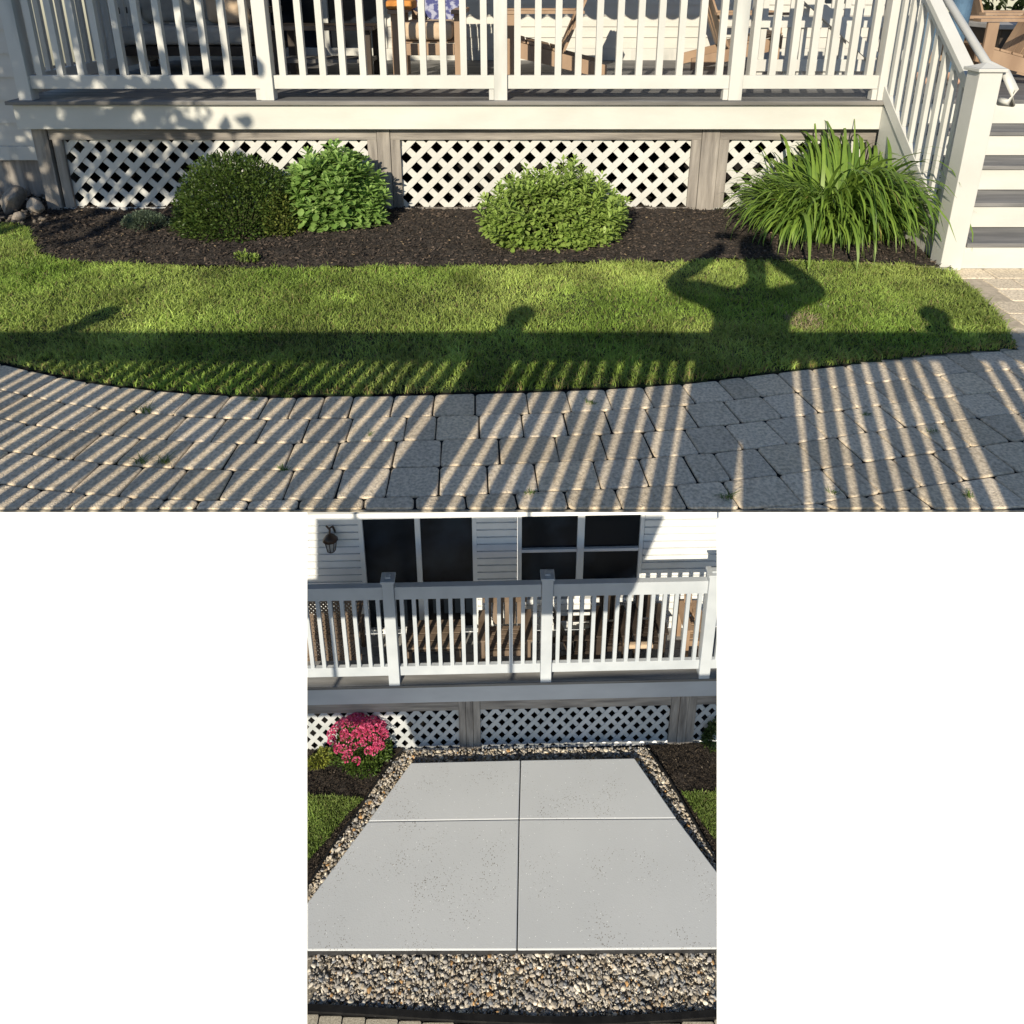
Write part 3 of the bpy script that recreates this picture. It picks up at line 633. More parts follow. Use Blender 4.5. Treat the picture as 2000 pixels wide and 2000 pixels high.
o = pebbles('river_gravel', np.column_stack([P, np.full(500, .012)]), .03 + .05 * RNG.random(500), np.array([[.2, .17, .14]]) * (.6 + .8 * RNG.random((500, 1))), sub=1); tag(o, 'dark gravel around the stones left of the deck', 'gravel', kind='stuff')

# ============================================================ FURNITURE ON THE UPPER DECK
def bx(t, name, m, *a, bv=.004): return MB().box(*a).build(name, m, t, bv)
xa, xb = atY(255, 100, 7.1).x, atY(535, 100, 7.1).x; ya = 6.75
t = thing('sofa', 'outdoor sofa with grey cushions behind the left railing section', 'sofa', ((xa + xb) / 2, 7.1, zd))
bx(t, 'frame', 'darkbrown', xa, xb, ya, ya + .75, zd + .16, zd + .24)
for x in (xa, xb - .07):
    bx(t, 'arm', 'darkbrown', x, x + .07, ya, ya + .75, zd + .50, zd + .55)
    for y in (ya + .01, ya + .68): bx(t, 'leg', 'darkbrown', x + .005, x + .065, y, y + .06, zd, zd + .498)
xm = (xa + xb) / 2
for a, b in ((xa + .08, xm - .01), (xm + .01, xb - .08)):
    cushion('seat_cushion', a, b, ya - .02, ya + .55, zd + .25, zd + .40, 'cushion', t); cushion('back_cushion', a, b, ya + .45, ya + .65, zd + .41, zd + .85, 'cushion', t, .06)
cushion('throw_pillow', xb - .55, xb - .15, ya + .28, ya + .42, zd + .41, zd + .75, 'tancushion', t, .06)
xa, xb = atY(545, 60, 6.7).x, atY(742, 60, 6.7).x
t = thing('coffee_table', 'low dark slatted coffee table between the sofa and the cushioned chair', 'table', ((xa + xb) / 2, 6.6, zd))
zt0 = zr(50, 6.5)
for k in range(5): bx(t, 'slat', 'darkbrown' if k else 'brown', xa, xb, 6.35 + k * .11, 6.45 + k * .11, zt0 - .03, zt0)
for x in (xa + .03, xb - .09):
    for y in (6.38, 6.82): bx(t, 'leg', 'darkbrown', x, x + .06, y, y + .06, zd, zt0 - .031)
bx(t, 'shelf', 'deckedge', xa + .05, xb - .05, 6.46, 6.80, zd + .13, zd + .16)
def armchair(x0, x1, y0, label, arm, seatm, cush=True, hgt=.56):
    t = thing('armchair', label, 'chair', ((x0 + x1) / 2, y0 + .35, zd))
    for x in (x0, x1 - .07):
        bx(t, 'arm', arm, x - .02, x + .09, y0 - .03, y0 + .66, zd + hgt - .03, zd + hgt)
        for y in (y0, y0 + .56): bx(t, 'leg', arm, x, x + .06, y, y + .06, zd, zd + hgt - .031)
    bx(t, 'seat_frame', arm, x0 + .062, x1 - .072, y0 + .005, y0 + .03, zd + .22, zd + .31)
    for k in range(4): bx(t, 'seat_slat', arm, x0 + .065, x1 - .075, y0 + .04 + k * .13, y0 + .15 + k * .13, zd + .31, zd + .33)
    for k in range(5):
        x = x0 + .09 + k * (x1 - x0 - .24) / 4.5; MB().beam((x + .03, y0 + .56, zd + .33), (x + .03, y0 + .72, zd + .95), .06, .018, side=(1, 0, 0)).build('back_slat', arm, t, .003)
    if cush:
        cushion('seat_cushion', x0 + .07, x1 - .08, y0 - .02, y0 + .5, zd + .335, zd + .47, seatm, t); 
    return t
xa, xb = atY(765, 80, 6.15).x, atY(905, 80, 6.15).x
armchair(xa, xb, 6.15, 'tan wooden armchair with a beige seat cushion in the second railing section', 'tan', 'tancushion')
o = cushion('towel', xa - .03, xa + .17, 6.13, 6.5, zd + .562, zd + .63, 'orange', None, .02); recentre(o); tag(o, 'folded orange brown towel on the left arm of the cushioned chair', 'towel')
mb = MB().beam((xa + .25, 6.60, zd + .48), (xb - .12, 6.78, zd + .86), .03, .36, side=(0, 1, 0)); o = mb.build('towel', 'blue', None, .01); recentre(o); tag(o, 'blue and white patterned towel over the back of the cushioned chair', 'towel')
# adirondack chairs (side view, facing left)
def adirondack(x0, y0, sc, flip, label, m, zf, scz=None, rot=0, ysc=1.0):
    t = thing('adirondack_chair', label, 'chair', (x0, y0, zf)); s = sc; sz = scz or sc; f = -1 if flip else 1
    def P(x, y, z): return (x0 + f * x * s, y0 + y * s * ysc, zf + z * sz)
    for y in (-.30, .27):
        MB().hexa([P(-.45, y, .22), P(.50, y, .0), P(.50, y + .03, .0), P(-.45, y + .03, .22), P(-.45, y, .36), P(.50, y, .12), P(.50, y + .03, .12), P(-.45, y + .03, .36)]).build('side_rail', m, t)
        MB().hexa([P(-.42, y - .01, 0), P(-.32, y - .01, 0), P(-.32, y - .035, 0), P(-.42, y - .035, 0), P(-.42, y - .01, .56), P(-.32, y - .01, .56), P(-.32, y - .035, .56), P(-.42, y - .035, .56)]).build('front_leg', m, t)
        MB().hexa([P(-.50, y - .05, .565), P(.28, y - .05, .565), P(.28, y + .07, .565), P(-.50, y + .07, .565), P(-.50, y - .05, .59), P(.28, y - .05, .59), P(.28, y + .07, .59), P(-.50, y + .07, .59)]).build('arm', m, t)
    for k in range(5):
        xx = -.45 + k * .115; zz = .365 - k * .029
        MB().hexa([P(xx, -.27, zz), P(xx + .10, -.27, zz - .025), P(xx + .10, .29, zz - .025), P(xx, .29, zz), P(xx, -.27, zz + .02), P(xx + .10, -.27, zz - .005), P(xx + .10, .29, zz - .005), P(xx, .29, zz + .02)]).build('seat_slat', m, t)
    for k in range(5):
        y = -.26 + k * .108; hh = 1.0 - abs(k - 2) * .05
        MB().hexa([P(.10, y, .24), P(.125, y, .24), P(.125, y + .098, .24), P(.10, y + .098, .24), P(.38, y, hh), P(.40, y, hh), P(.40, y + .098, hh), P(.38, y + .098, hh)]).build('back_slat', m, t)
    return t
adirondack(atY(1075, 90, 6.7).x, 6.75, .92, False, 'brown adirondack chair seen from the side against the lit upper siding', 'tan', zd)
adirondack(atY(1438, 60, 7.3).x, 7.4, .85, True, 'brown adirondack chair half hidden by the rail post before the gate', 'tan', zd)
for (pxx, yy, fl, lb) in ((1955, 6.3, False, 'brown adirondack chair at the right picture edge on the deck above the steps'), (1915, 7.4, True, 'brown adirondack chair behind the standing person at the deck right end')):
    adirondack(atY(pxx, 90, yy).x + .05, yy, .85, fl, lb, 'tan', zd)
fx = atY(1990, 90, 6.9).x
t = thing('fire_table', 'grey topped square table among the brown chairs at the right edge', 'table', (fx, 6.9, zd)); bx(t, 'table_top', 'pole', fx - .3, fx + .5, 6.75, 7.4, zd + .38, zd + .42); bx(t, 'base', 'darkbrown', fx - .22, fx + .42, 6.83, 7.32, zd, zd + .379)
# person in jeans on the deck
cx, cy = atY(1843, 40, 6.05).x, 6.05
def person_body(name, label, cx, cy, zf, hgt, pose, parent_mat='skin'):
    t = thing(name, label, 'person', (cx, cy, zf)); s = hgt
    return t
t = thing('person', 'person in blue jeans standing on the deck behind the stair handrail', 'person', (cx, cy, zd)); s = 1.72
J = {'pelvis': ((cx, cy, zd + .52 * s), .095), 'belly': ((cx, cy, zd + .61 * s), .10), 'chest': ((cx, cy, zd + .74 * s), .115), 'neck': ((cx, cy - .01, zd + .84 * s), .05), 'chin': ((cx, cy - .02, zd + .89 * s), .07), 'head': ((cx, cy - .02, zd + .95 * s), .08),
     'hl': ((cx - .09, cy, zd + .50 * s), .085), 'kl': ((cx - .11, cy - .02, zd + .28 * s), .058), 'al': ((cx - .12, cy + .01, zd + .05 * s), .04), 'tl': ((cx - .13, cy - .14, zd + .025 * s), .03),
     'hr': ((cx + .09, cy, zd + .50 * s), .085), 'kr': ((cx + .10, cy - .03, zd + .28 * s), .058), 'ar': ((cx + .11, cy + .01, zd + .05 * s), .04), 'tr': ((cx + .13, cy - .14, zd + .025 * s), .03)}
for sg, k in ((-1, 'l'), (1, 'r')):
    J['s' + k] = ((cx + sg * .17, cy, zd + .80 * s), .055); J['e' + k] = ((cx + sg * .24, cy + .02, zd + .62 * s), .04); J['w' + k] = ((cx + sg * .23, cy - .08, zd + .48 * s), .028); J['f' + k] = ((cx + sg * .22, cy - .11, zd + .43 * s), .022)
E = [('pelvis', 'belly'), ('belly', 'chest'), ('chest', 'neck'), ('neck', 'chin'), ('chin', 'head')]
for k in 'lr': E += [('pelvis', 'h' + k), ('h' + k, 'k' + k), ('k' + k, 'a' + k), ('a' + k, 't' + k), ('chest', 's' + k), ('s' + k, 'e' + k), ('e' + k, 'w' + k), ('w' + k, 'f' + k)]
skin_body('body', J, E, 'skin', t)
def sub(J, ks, dr): return {k: (J[k][0], J[k][1] + dr) for k in ks}
JJ = sub(J, ['pelvis', 'hl', 'kl', 'al', 'hr', 'kr', 'ar'], .016); skin_body('jeans', JJ, [('pelvis', 'hl'), ('hl', 'kl'), ('kl', 'al'), ('pelvis', 'hr'), ('hr', 'kr'), ('kr', 'ar')], 'jeans', t)
JJ = sub(J, ['belly', 'chest', 'sl', 'el', 'sr', 'er', 'neck'], .015); skin_body('shirt', JJ, [('belly', 'chest'), ('chest', 'sl'), ('sl', 'el'), ('chest', 'sr'), ('sr', 'er'), ('chest', 'neck')], 'cloth', t)
# awning above the deck whose scalloped valance shades the wall
t = thing('awning', 'grey fabric awning with a scalloped valance over the deck', 'awning', (0, 8, 3.3))
AX0, AX1 = -3.3, 1.75
MB().hexa([(AX0, 5.62, 2.72), (AX1, 5.62, 2.72), (AX1, 8.0, 3.4), (AX0, 8.0, 3.4), (AX0, 5.62, 2.74), (AX1, 5.62, 2.74), (AX1, 8.0, 3.42), (AX0, 8.0, 3.42)]).build('canopy', 'awning', t)
pl = [(AX0, 2.73), (AX1, 2.73)]; k = 26
for i in range(k * 6 + 1):
    x = AX1 - (AX1 - AX0) * i / (k * 6); pl.append((x, 2.50 - .05 * abs(math.sin(math.pi * i / 6))))
for i in range(len(pl) - 3):
    pass
mb = MB()
for i in range(2, len(pl) - 1):
    a, b = pl[i], pl[i + 1]; mb.add([(a[0], 5.60, a[1]), (b[0], 5.60, b[1]), (b[0], 5.60, 2.73), (a[0], 5.60, 2.73), (a[0], 5.61, a[1]), (b[0], 5.61, b[1]), (b[0], 5.61, 2.73), (a[0], 5.61, 2.73)], [(0, 1, 2, 3), (7, 6, 5, 4), (0, 4, 5, 1)])
mb.build('valance', 'awning', t)
for x in (AX0 + .1, AX1 - .1): MB().beam((x, 5.64, 2.70), (x, 7.98, 2.9), .03, .03).build('arm', 'pole', t)

# ============================================================ THE PHOTOGRAPHER'S SIDE (behind the camera; only its shadows are seen)
YV = -.30
zfl = .88
vd = thing('viewing_deck', 'narrow deck the photographer stands on, opposite the lawn', 'deck', (0, -.8, zfl))
MB().box(-5.5, 3.2, YV - 1.0, YV + .05, zfl - .05, zfl).build('floor', 'deck', vd)
vr = thing('viewing_railing', 'white railing in front of the photographer that throws the striped shadow', 'railing', (0, YV, zfl))
zt2 = caster(1000, 653, YV).z; zt1 = caster(1000, 700, YV).z
zbot = zfl + .08
MB().box(-5.4, 3.0, YV - .03, YV + .03, zt1, zt2).build('top_rail', 'white', vr)
MB().box(-5.4, 3.0, YV - .02, YV + .02, zbot, zbot + .05).build('bottom_rail', 'white', vr)
vposts = [caster(878, 820, YV).x, caster(1905, 780, YV).x, caster(-150, 800, YV).x, caster(-150, 800, YV).x - 1.4]
for p in vposts:
    MB().box(p - .062, p + .062, YV - .05, YV + .05, zfl, zt2 + .03).build('post', 'white', vr)
    MB().tube([(p, YV, zt2 + .03), (p, YV, zt2 + .05), (p, YV, zt2 + .075), (p, YV, zt2 + .12), (p, YV, zt2 + .15), (p, YV, zt2 + .16)], [.06, .035, .06, .075, .045, .01], 14).build('ball_cap', 'white', vr)
xx = -5.3; pitch = .0765
while xx < 2.9:
    if all(abs(xx - p) > .085 for p in vposts): MB().box(xx - .0215, xx + .0215, YV - .012, YV + .012, zbot + .05, zt1).build('baluster', 'white', vr)
    xx += pitch
# photographer, silhouette set out from the shadow on the grass
YP = -.62
K = lambda a, b: caster(a, b, YP)
head = K(1476, 493); neck = K(1480, 528); chest = K(1468, 590); belly = K(1455, 660); lel = K(1318, 556); rel = K(1602, 572); lsh = K(1392, 590); rsh = K(1540, 590)
hx = head.x
t = thing('person', 'photographer holding a phone up, standing on the viewing deck', 'person', (belly.x, YP, zfl)); fl = zfl
lw = K(1412, 508); rw = K(1500, 512)
ph = Vector(((lw.x + .03), YP - .0 + .22, K(1418, 500).z))
J = {'pelvis': ((belly.x, YP, fl + .86), (.19, .13)), 'belly': ((belly.x, YP, fl + 1.0), (.19, .13)), 'chest': ((chest.x, YP, fl + 1.22), (.20, .13)), 'neck': ((neck.x, YP, fl + 1.46), .055), 'chin': ((head.x, YP + .03, head.z - .07), .072), 'head': ((head.x, YP + .02, head.z + .05), .105)}
J['sl'] = ((chest.x - .21, YP, fl + 1.36), .085); J['sr'] = ((chest.x + .21, YP, fl + 1.36), .085)
J['el'] = ((lel.x - .02, YP + .05, lel.z - .02), .072); J['er'] = ((rel.x + .02, YP + .05, rel.z - .02), .072)
J['wl'] = ((head.x - .15, YP + .20, head.z - .075), .04); J['wr'] = ((head.x + .10, YP + .20, head.z - .10), .04)
J['pl'] = ((head.x - .17, YP + .24, head.z - .04), .03); J['pr'] = ((head.x + .05, YP + .24, head.z - .06), .03)
for sg, k in ((-1, 'l'), (1, 'r')):
    J['h' + k] = ((belly.x + sg * .11, YP, fl + .80), .13); J['k' + k] = ((belly.x + sg * .12, YP + .02, fl + .47), .105); J['a' + k] = ((belly.x + sg * .12, YP, fl + .08), .08); J['t' + k] = ((belly.x + sg * .15, YP + .15, fl + .035), .034)
E = [('pelvis', 'belly'), ('belly', 'chest'), ('chest', 'neck'), ('neck', 'chin'), ('chin', 'head')]
for k in 'lr': E += [('pelvis', 'h' + k), ('h' + k, 'k' + k), ('k' + k, 'a' + k), ('a' + k, 't' + k), ('chest', 's' + k), ('s' + k, 'e' + k), ('e' + k, 'w' + k), ('w' + k, 'p' + k)]
skin_body('body', J, E, 'cloth', t)
MB().tube([(head.x, YP, head.z - .02), (head.x, YP, head.z + .06), (head.x, YP - .005, head.z + .13), (head.x, YP, head.z + .16)], [.10, .11, .085, .02], 14).build('hair', 'hair', t, smooth=True)
o = MB().box(head.x - .19, head.x - .03, YP + .27, YP + .28, head.z - .02, head.z + .055).build('phone', 'black', None, .004); recentre(o); tag(o, 'black phone held sideways in front of the photographer', 'phone')
# planters on that side that throw the small round shadows
# tree behind the camera on the left: dappled shade on the left of the deck
def shade_tree():
    c = Vector((-2.95, 5.35, .95)) + S * 7.5
    t = thing('tree', 'broad leafy tree behind the photographer throwing dappled shade', 'tree', (c.x - 1.2, c.y - .6, -7))
    N = 1150
    P = np.empty((0, 3)); cl_ = []
    for k in range(235):
        cc = np.array([RNG.uniform(-2.9, .95), RNG.normal() * .5, RNG.uniform(-.85, 1.6)]); kk = int(34 * RNG.random() + 16)
        if cc[0] > -.3 and RNG.random() < .35 + .35 * (cc[0] > .4): continue
        P = np.vstack([P, cc + RNG.normal(size=(kk, 3)) * [.22, .3, .17]])
    P = P + np.array(c); n = len(P); D = RNG.normal(size=(n, 3)); cols = np.array([[.06, .11, .03]]) * (.6 + .8 * RNG.random((n, 1)))
    leaves('crown', P, D, .13 + .05 * RNG.random(n), .08 + .03 * RNG.random(n), cols, 'leaf', t, RNG.random(n) * 6)
    MB().tube([(c.x - 1.2, c.y - .6, -7), (c.x - 1.3, c.y - .6, 0), (c.x - 1.1, c.y - .3, c.z - 1.3), (c.x - .6, c.y, c.z)], [.2, .16, .1, .03], 10).build('trunk', 'bark', t, smooth=True)
shade_tree()

# ============================================================ WHITE BACKDROP behind the lower place
YB = 24.0
bd = MB().box(-36, 36, YB, YB + .2, -62, atY(1000, 960, YB).z).build('backdrop', 'backdrop'); tag(bd, kind='structure')

# ============================================================ LOWER PLACE
lower_on = True
YD = 6.30; YHW = 7.0
YAW = Matrix.Translation((0, YD, 0)) @ Matrix.Rotation(R(1.5), 4, 'Z') @ Matrix.Translation((0, -YD, 0))
ZG = zr(1464, YD); ZF = zr(1328, YD)
XFM[0] = YAW
bxl = lambda p, row, Y=YD: atY(p, row, Y).x
# house
hs = thing('house', 'white clapboard house with patio door and double window behind the lower deck', 'house', (0, YHW, ZF))
ztop = zr(1004, YHW); exn = (zr(1030, YHW) - zr(1044, YHW))
dxa, dxb = bxl(716, 1060, YHW), bxl(926, 1060, YHW); wxa, wxb = bxl(1022, 1060, YHW), bxl(1252, 1060, YHW)
for a, b, z0, z1 in ((-3.6, dxa - .05, ZF, ztop), (dxb + .05, wxa - .05, ZF, ztop), (wxb + .05, 3.6, ZF, ztop), (wxa - .045, wxb + .045, ZF, zr(1170, YHW))):
    siding(a, b, z0, z1 + .0, YHW, exn, .028, .2).build('wall', 'lowwhite', hs)
MB().box(-3.6, 3.6, YHW - .05, YHW + .12, ztop + .002, zr(993, YHW)).build('wall_cap', 'backdrop', hs)
dr = MB().box(dxa - .05, dxa, YHW - .03, YHW + .02, ZF, ztop).box(dxb, dxb + .05, YHW - .03, YHW + .02, ZF, ztop).box((dxa + dxb) / 2 - .03, (dxa + dxb) / 2 + .03, YHW - .028, YHW + .02, ZF, ztop).box(dxa, dxb, YHW - .028, YHW + .02, ZF, ZF + .06).build('patio_door', 'lowwhite', hs, .003)
MB().box(dxa, dxb, YHW + .008, YHW + .015, ZF + .06, ztop).build('pane', 'glass', dr)
zm = zr(1074, YHW); zs = zr(1166, YHW); wm = (wxa + wxb) / 2
wn = MB().box(wxa - .045, wxa, YHW - .035, YHW + .02, zs, ztop).box(wxb, wxb + .045, YHW - .035, YHW + .02, zs, ztop).box(wm - .04, wm + .04, YHW - .035, YHW + .02, zs, ztop).box(wxa, wm - .041, YHW - .03, YHW + .02, zm - .02, zm + .02).box(wm + .041, wxb, YHW - .03, YHW + .02, zm - .02, zm + .02).build('window', 'lowwhite', hs, .003)
MB().box(wxa - .07, wxb + .07, YHW - .05, YHW + .02, zs - .045, zs - .002).build('sill', 'lowwhite', wn, .003)
for a, b in ((wxa, wm - .04), (wm + .04, wxb)):
    for z0, z1 in ((zs, zm - .021), (zm + .021, ztop)): MB().box(a, b, YHW + .004, YHW + .012, z0, z1).build('pane', 'glass', wn)
# lantern
lx = bxl(655, 1030, YHW); lz = zr(1038, YHW); ly = YHW - .14
t = thing('wall_lantern', 'dark bronze wall lantern on the siding left of the lower patio door', 'lantern', (lx, ly, lz - .13))
MB().tube([(lx, ly, lz + .05), (lx, ly, lz + .085), (lx, ly, lz + .12), (lx, ly, lz + .13)], [.085, .06, .025, .01], 12).build('hood', 'bronze', t, smooth=True)
MB().tube([(lx, ly, lz - .09), (lx, ly, lz + .048)], [.042, .062], 8).build('glass', 'lampglass', t)
for k in range(8):
    a = k * math.pi / 4; MB().beam((lx + math.cos(a) * .046, ly + math.sin(a) * .046, lz - .092), (lx + math.cos(a) * .068, ly + math.sin(a) * .068, lz + .052), .008, .008).build('cage_bar', 'bronze', t)
MB().tube([(lx, ly, lz - .125), (lx, ly, lz - .105), (lx, ly, lz - .09)], [.01, .04, .05], 10).build('base', 'bronze', t)
MB().tube([(lx, ly, lz + .13), (lx, ly + .02, lz + .19), (lx + .02, ly + .07, lz + .17), (lx + .03, YHW - .015, lz + .05)], .012, 8).build('bracket', 'bronze', t)
MB().tube([(lx, ly, lz + .19), (lx - .03, ly, lz + .235)], [.012, .01], 8).build('finial', 'bronze', t)
# deck
dk = thing('deck', 'grey white lower deck with lattice skirt above the grey pads', 'deck', (0, YD, ZG))
mb = MB(); y = YD - .03
while y < YHW - .05: mb.box(-3.4, 3.4, y, min(y + .13, YHW - .03), ZF - .03, ZF); y += .135
mb.build('floor', mat('light_decking', (.2, .2, .2), (.3, .3, .3), .6, 5, (.3, 3, 3), bump=.2), dk, .003)
zfb2 = zr(1366, YD)
MB().box(-3.4, 3.4, YD - .045, YD - .032, ZF - .035, ZF - .001).build('nosing', 'deckedge', dk, .004)
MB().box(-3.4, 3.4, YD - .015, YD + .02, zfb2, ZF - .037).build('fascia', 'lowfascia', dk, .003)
YLL = YD + .06; z1l, z0l = zr(1381, YLL), zr(1459, YLL)
b0, b1, c0, c1 = bxl(897, 1420, YLL), bxl(939, 1420, YLL), bxl(1308, 1420, YLL), bxl(1358, 1420, YLL)
lp_ = (25 * (zr(1400, YLL) - zr(1401, YLL)) * 1.0, 0)
pxm = 1 / ((atY(1101, 1420, YLL).x - atY(1001, 1420, YLL).x) / 100)
PX = 25.2 / pxm; PZ = 24.3 * (zr(1420, YLL) - zr(1421, YLL))
for i, (a, b) in enumerate(((-3.3, b0), (b1, c0), (c1, 3.3))):
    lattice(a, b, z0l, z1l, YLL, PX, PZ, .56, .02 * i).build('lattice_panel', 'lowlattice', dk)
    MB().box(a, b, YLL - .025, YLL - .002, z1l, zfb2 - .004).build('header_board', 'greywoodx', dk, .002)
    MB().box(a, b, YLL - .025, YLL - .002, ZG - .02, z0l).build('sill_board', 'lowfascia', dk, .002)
for a, b in ((b0, b1), (c0, c1)):
    w3 = (b - a) / 3
    for k in range(3): MB().box(a + k * w3 + .002, a + (k + 1) * w3 - .002, YLL - .034 - (.008 if k == 1 else 0), YLL, ZG - .02, zfb2 - .005).build('skirt_board', 'greywood', dk, .002)
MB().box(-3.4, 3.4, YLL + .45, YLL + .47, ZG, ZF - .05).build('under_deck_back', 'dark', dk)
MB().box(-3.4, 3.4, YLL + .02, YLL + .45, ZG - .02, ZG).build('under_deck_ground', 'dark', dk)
# railing
rl = thing('deck_railing', 'white railing with capped posts along the lower deck above the grey pads', 'railing', (0, YD, ZF))
YRL = YD + .02
ztr = zr(1138, YRL); zb_ = zr(1311, YRL); zbt = zr(1294, YRL)
P1, P2, P3 = bxl(771, 1300, YRL), bxl(1066, 1300, YRL), bxl(1378, 1300, YRL)
pw = .118
PS = [P1 - 1.75, P1, P2, P3, P3 + 1.7]
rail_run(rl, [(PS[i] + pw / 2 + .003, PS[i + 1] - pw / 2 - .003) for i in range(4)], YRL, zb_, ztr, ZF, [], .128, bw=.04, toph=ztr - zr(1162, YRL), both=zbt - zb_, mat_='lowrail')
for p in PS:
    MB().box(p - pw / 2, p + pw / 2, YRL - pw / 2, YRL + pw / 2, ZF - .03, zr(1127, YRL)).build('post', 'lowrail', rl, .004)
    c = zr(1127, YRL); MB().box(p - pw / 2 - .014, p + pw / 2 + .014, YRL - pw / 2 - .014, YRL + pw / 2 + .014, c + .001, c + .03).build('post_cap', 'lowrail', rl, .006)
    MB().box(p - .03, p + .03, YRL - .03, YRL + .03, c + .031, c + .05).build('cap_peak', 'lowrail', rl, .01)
# furniture
VS = .78     # everything on this terrace is a little taller than usual
def lchair(x0, x1, y0, label, m='brown', lat=False, hb=.80):
    t = thing('armchair', label, 'chair', ((x0 + x1) / 2, y0, ZF)); q = VS
    for x in (x0, x1 - .06):
        bx(t, 'arm', m, x - .02, x + .08, y0 - .02, y0 + .42, ZF + .56 * q, ZF + .59 * q)
        for y in (y0, y0 + .34): bx(t, 'leg', m, x, x + .055, y, y + .05, ZF, ZF + .559 * q)
    bx(t, 'apron', m, x0 + .056, x1 - .062, y0 + .003, y0 + .03, ZF + .27 * q, ZF + .36 * q)
    for k in range(5): bx(t, 'seat_slat', m, x0 + .06, x1 - .065, y0 + .03 + k * .065, y0 + .085 + k * .065, ZF + .361 * q, ZF + .38 * q)
    n = 6
    for k in range(n):
        x = x0 + .07 + k * (x1 - x0 - .19) / (n - .6); MB().beam((x + .03, y0 + .36, ZF + .40 * q), (x + .03, y0 + .44, ZF + hb * q), .05, .015, side=(1, 0, 0)).build('back_slat', m, t)
    bx(t, 'back_rail', m, x0 + .03, x1 - .03, y0 + .405, y0 + .43, ZF + hb * q - .05, ZF + hb * q + .03)
    return t
# woven back bench
xa, xb = bxl(585, 1230, 6.6), bxl(708, 1230, 6.6); VB = VS; VS = 1.05; t = thing('bench', 'brown bench with a woven back behind the left lower railing', 'bench', ((xa + xb) / 2, 6.5, ZF))
zb1_, zb2_ = ZF + .22 * VS, ZF + .95 * VS
lattice(xa, xb, ZF + .52 * VS, zb2_, 6.45, .045, .055, .42).build('woven_back', 'brown', t)
lattice(xa, xb, ZF + .2 * VS, ZF + .47 * VS, 6.445, .045, .055, .42).build('woven_back', 'brown', t)
for z in (zb2_, ZF + .48 * VS, ZF + .17 * VS): bx(t, 'back_rail', 'brown', xa - .02, xb + .02, 6.44, 6.48, z, z + .05)
bx(t, 'seat', 'brown', xa, xb, 6.49, 6.85, ZF + .38 * VS, ZF + .41 * VS)
for x in (xa, xb - .05):
    for y in (6.5, 6.78): bx(t, 'leg', 'darkbrown', x, x + .045, y, y + .045, ZF, ZF + .379 * VS)
    bx(t, 'arm', 'brown', x - .01, x + .06, 6.49, 6.9, ZF + .6 * VS, ZF + .63 * VS)
VS = VB
xa, xb = bxl(795, 1240, 6.6), bxl(905, 1240, 6.6); t = thing('side_table', 'low brown table before the lower patio door', 'table', ((xa + xb) / 2, 6.6, ZF))
for k in range(4): bx(t, 'slat', 'brown', xa, xb, 6.42 + k * .1, 6.51 + k * .1, ZF + .43 * VS, ZF + .46 * VS)
bx(t, 'apron', 'darkbrown', xa + .02, xb - .02, 6.44, 6.46, ZF + .36 * VS, ZF + .429 * VS)
for x in (xa + .02, xb - .07):
    for y in (6.46, 6.72): bx(t, 'leg', 'brown', x, x + .05, y, y + .05, ZF, ZF + .359 * VS)
lchair(bxl(938, 1230, 6.5), bxl(1038, 1230, 6.5), 6.42, 'brown slatted armchair left of the middle lower railing post', 'brown')
adirondack(bxl(1122, 1250, 6.6), 6.62, .62, True, 'dark adirondack chair just right of the middle lower railing post', 'darkbrown', ZF, .68, ysc=.8)
lchair(bxl(1165, 1230, 6.6), bxl(1225, 1230, 6.6), 6.45, 'dark narrow chair with a tall back in the lower right railing section', 'darkbrown', hb=.82)
lchair(bxl(1238, 1230, 6.6), bxl(1300, 1230, 6.6), 6.47, 'dark chair before the right end of the lower window', 'darkbrown', hb=.84)
xa = bxl(1262, 1240, 6.4); o = cushion('loose_cushion', bxl(1222, 1240, 6.4), bxl(1280, 1240, 6.4), 6.38, 6.45, ZF + .40 * VS, ZF + .47 * VS, 'tancushion', None, .02)

tag(o, 'small beige cushion among the dark chairs on the lower deck', 'cushion')
lchair(bxl(1338, 1230, 6.6), bxl(1378, 1230, 6.6), 6.5, 'tan chair at the right end of the lower deck', 'tan', hb=.86)

XFM[0] = None
# ---- lower ground
ZL = ZG
g = MB().box(-4, 4, 3.2, YD + .1, ZL - .5, ZL - .03).build('lower_ground', 'dark'); tag(g, kind='structure')
gp = lambda pts, z=ZL: gpoly(pts, z)
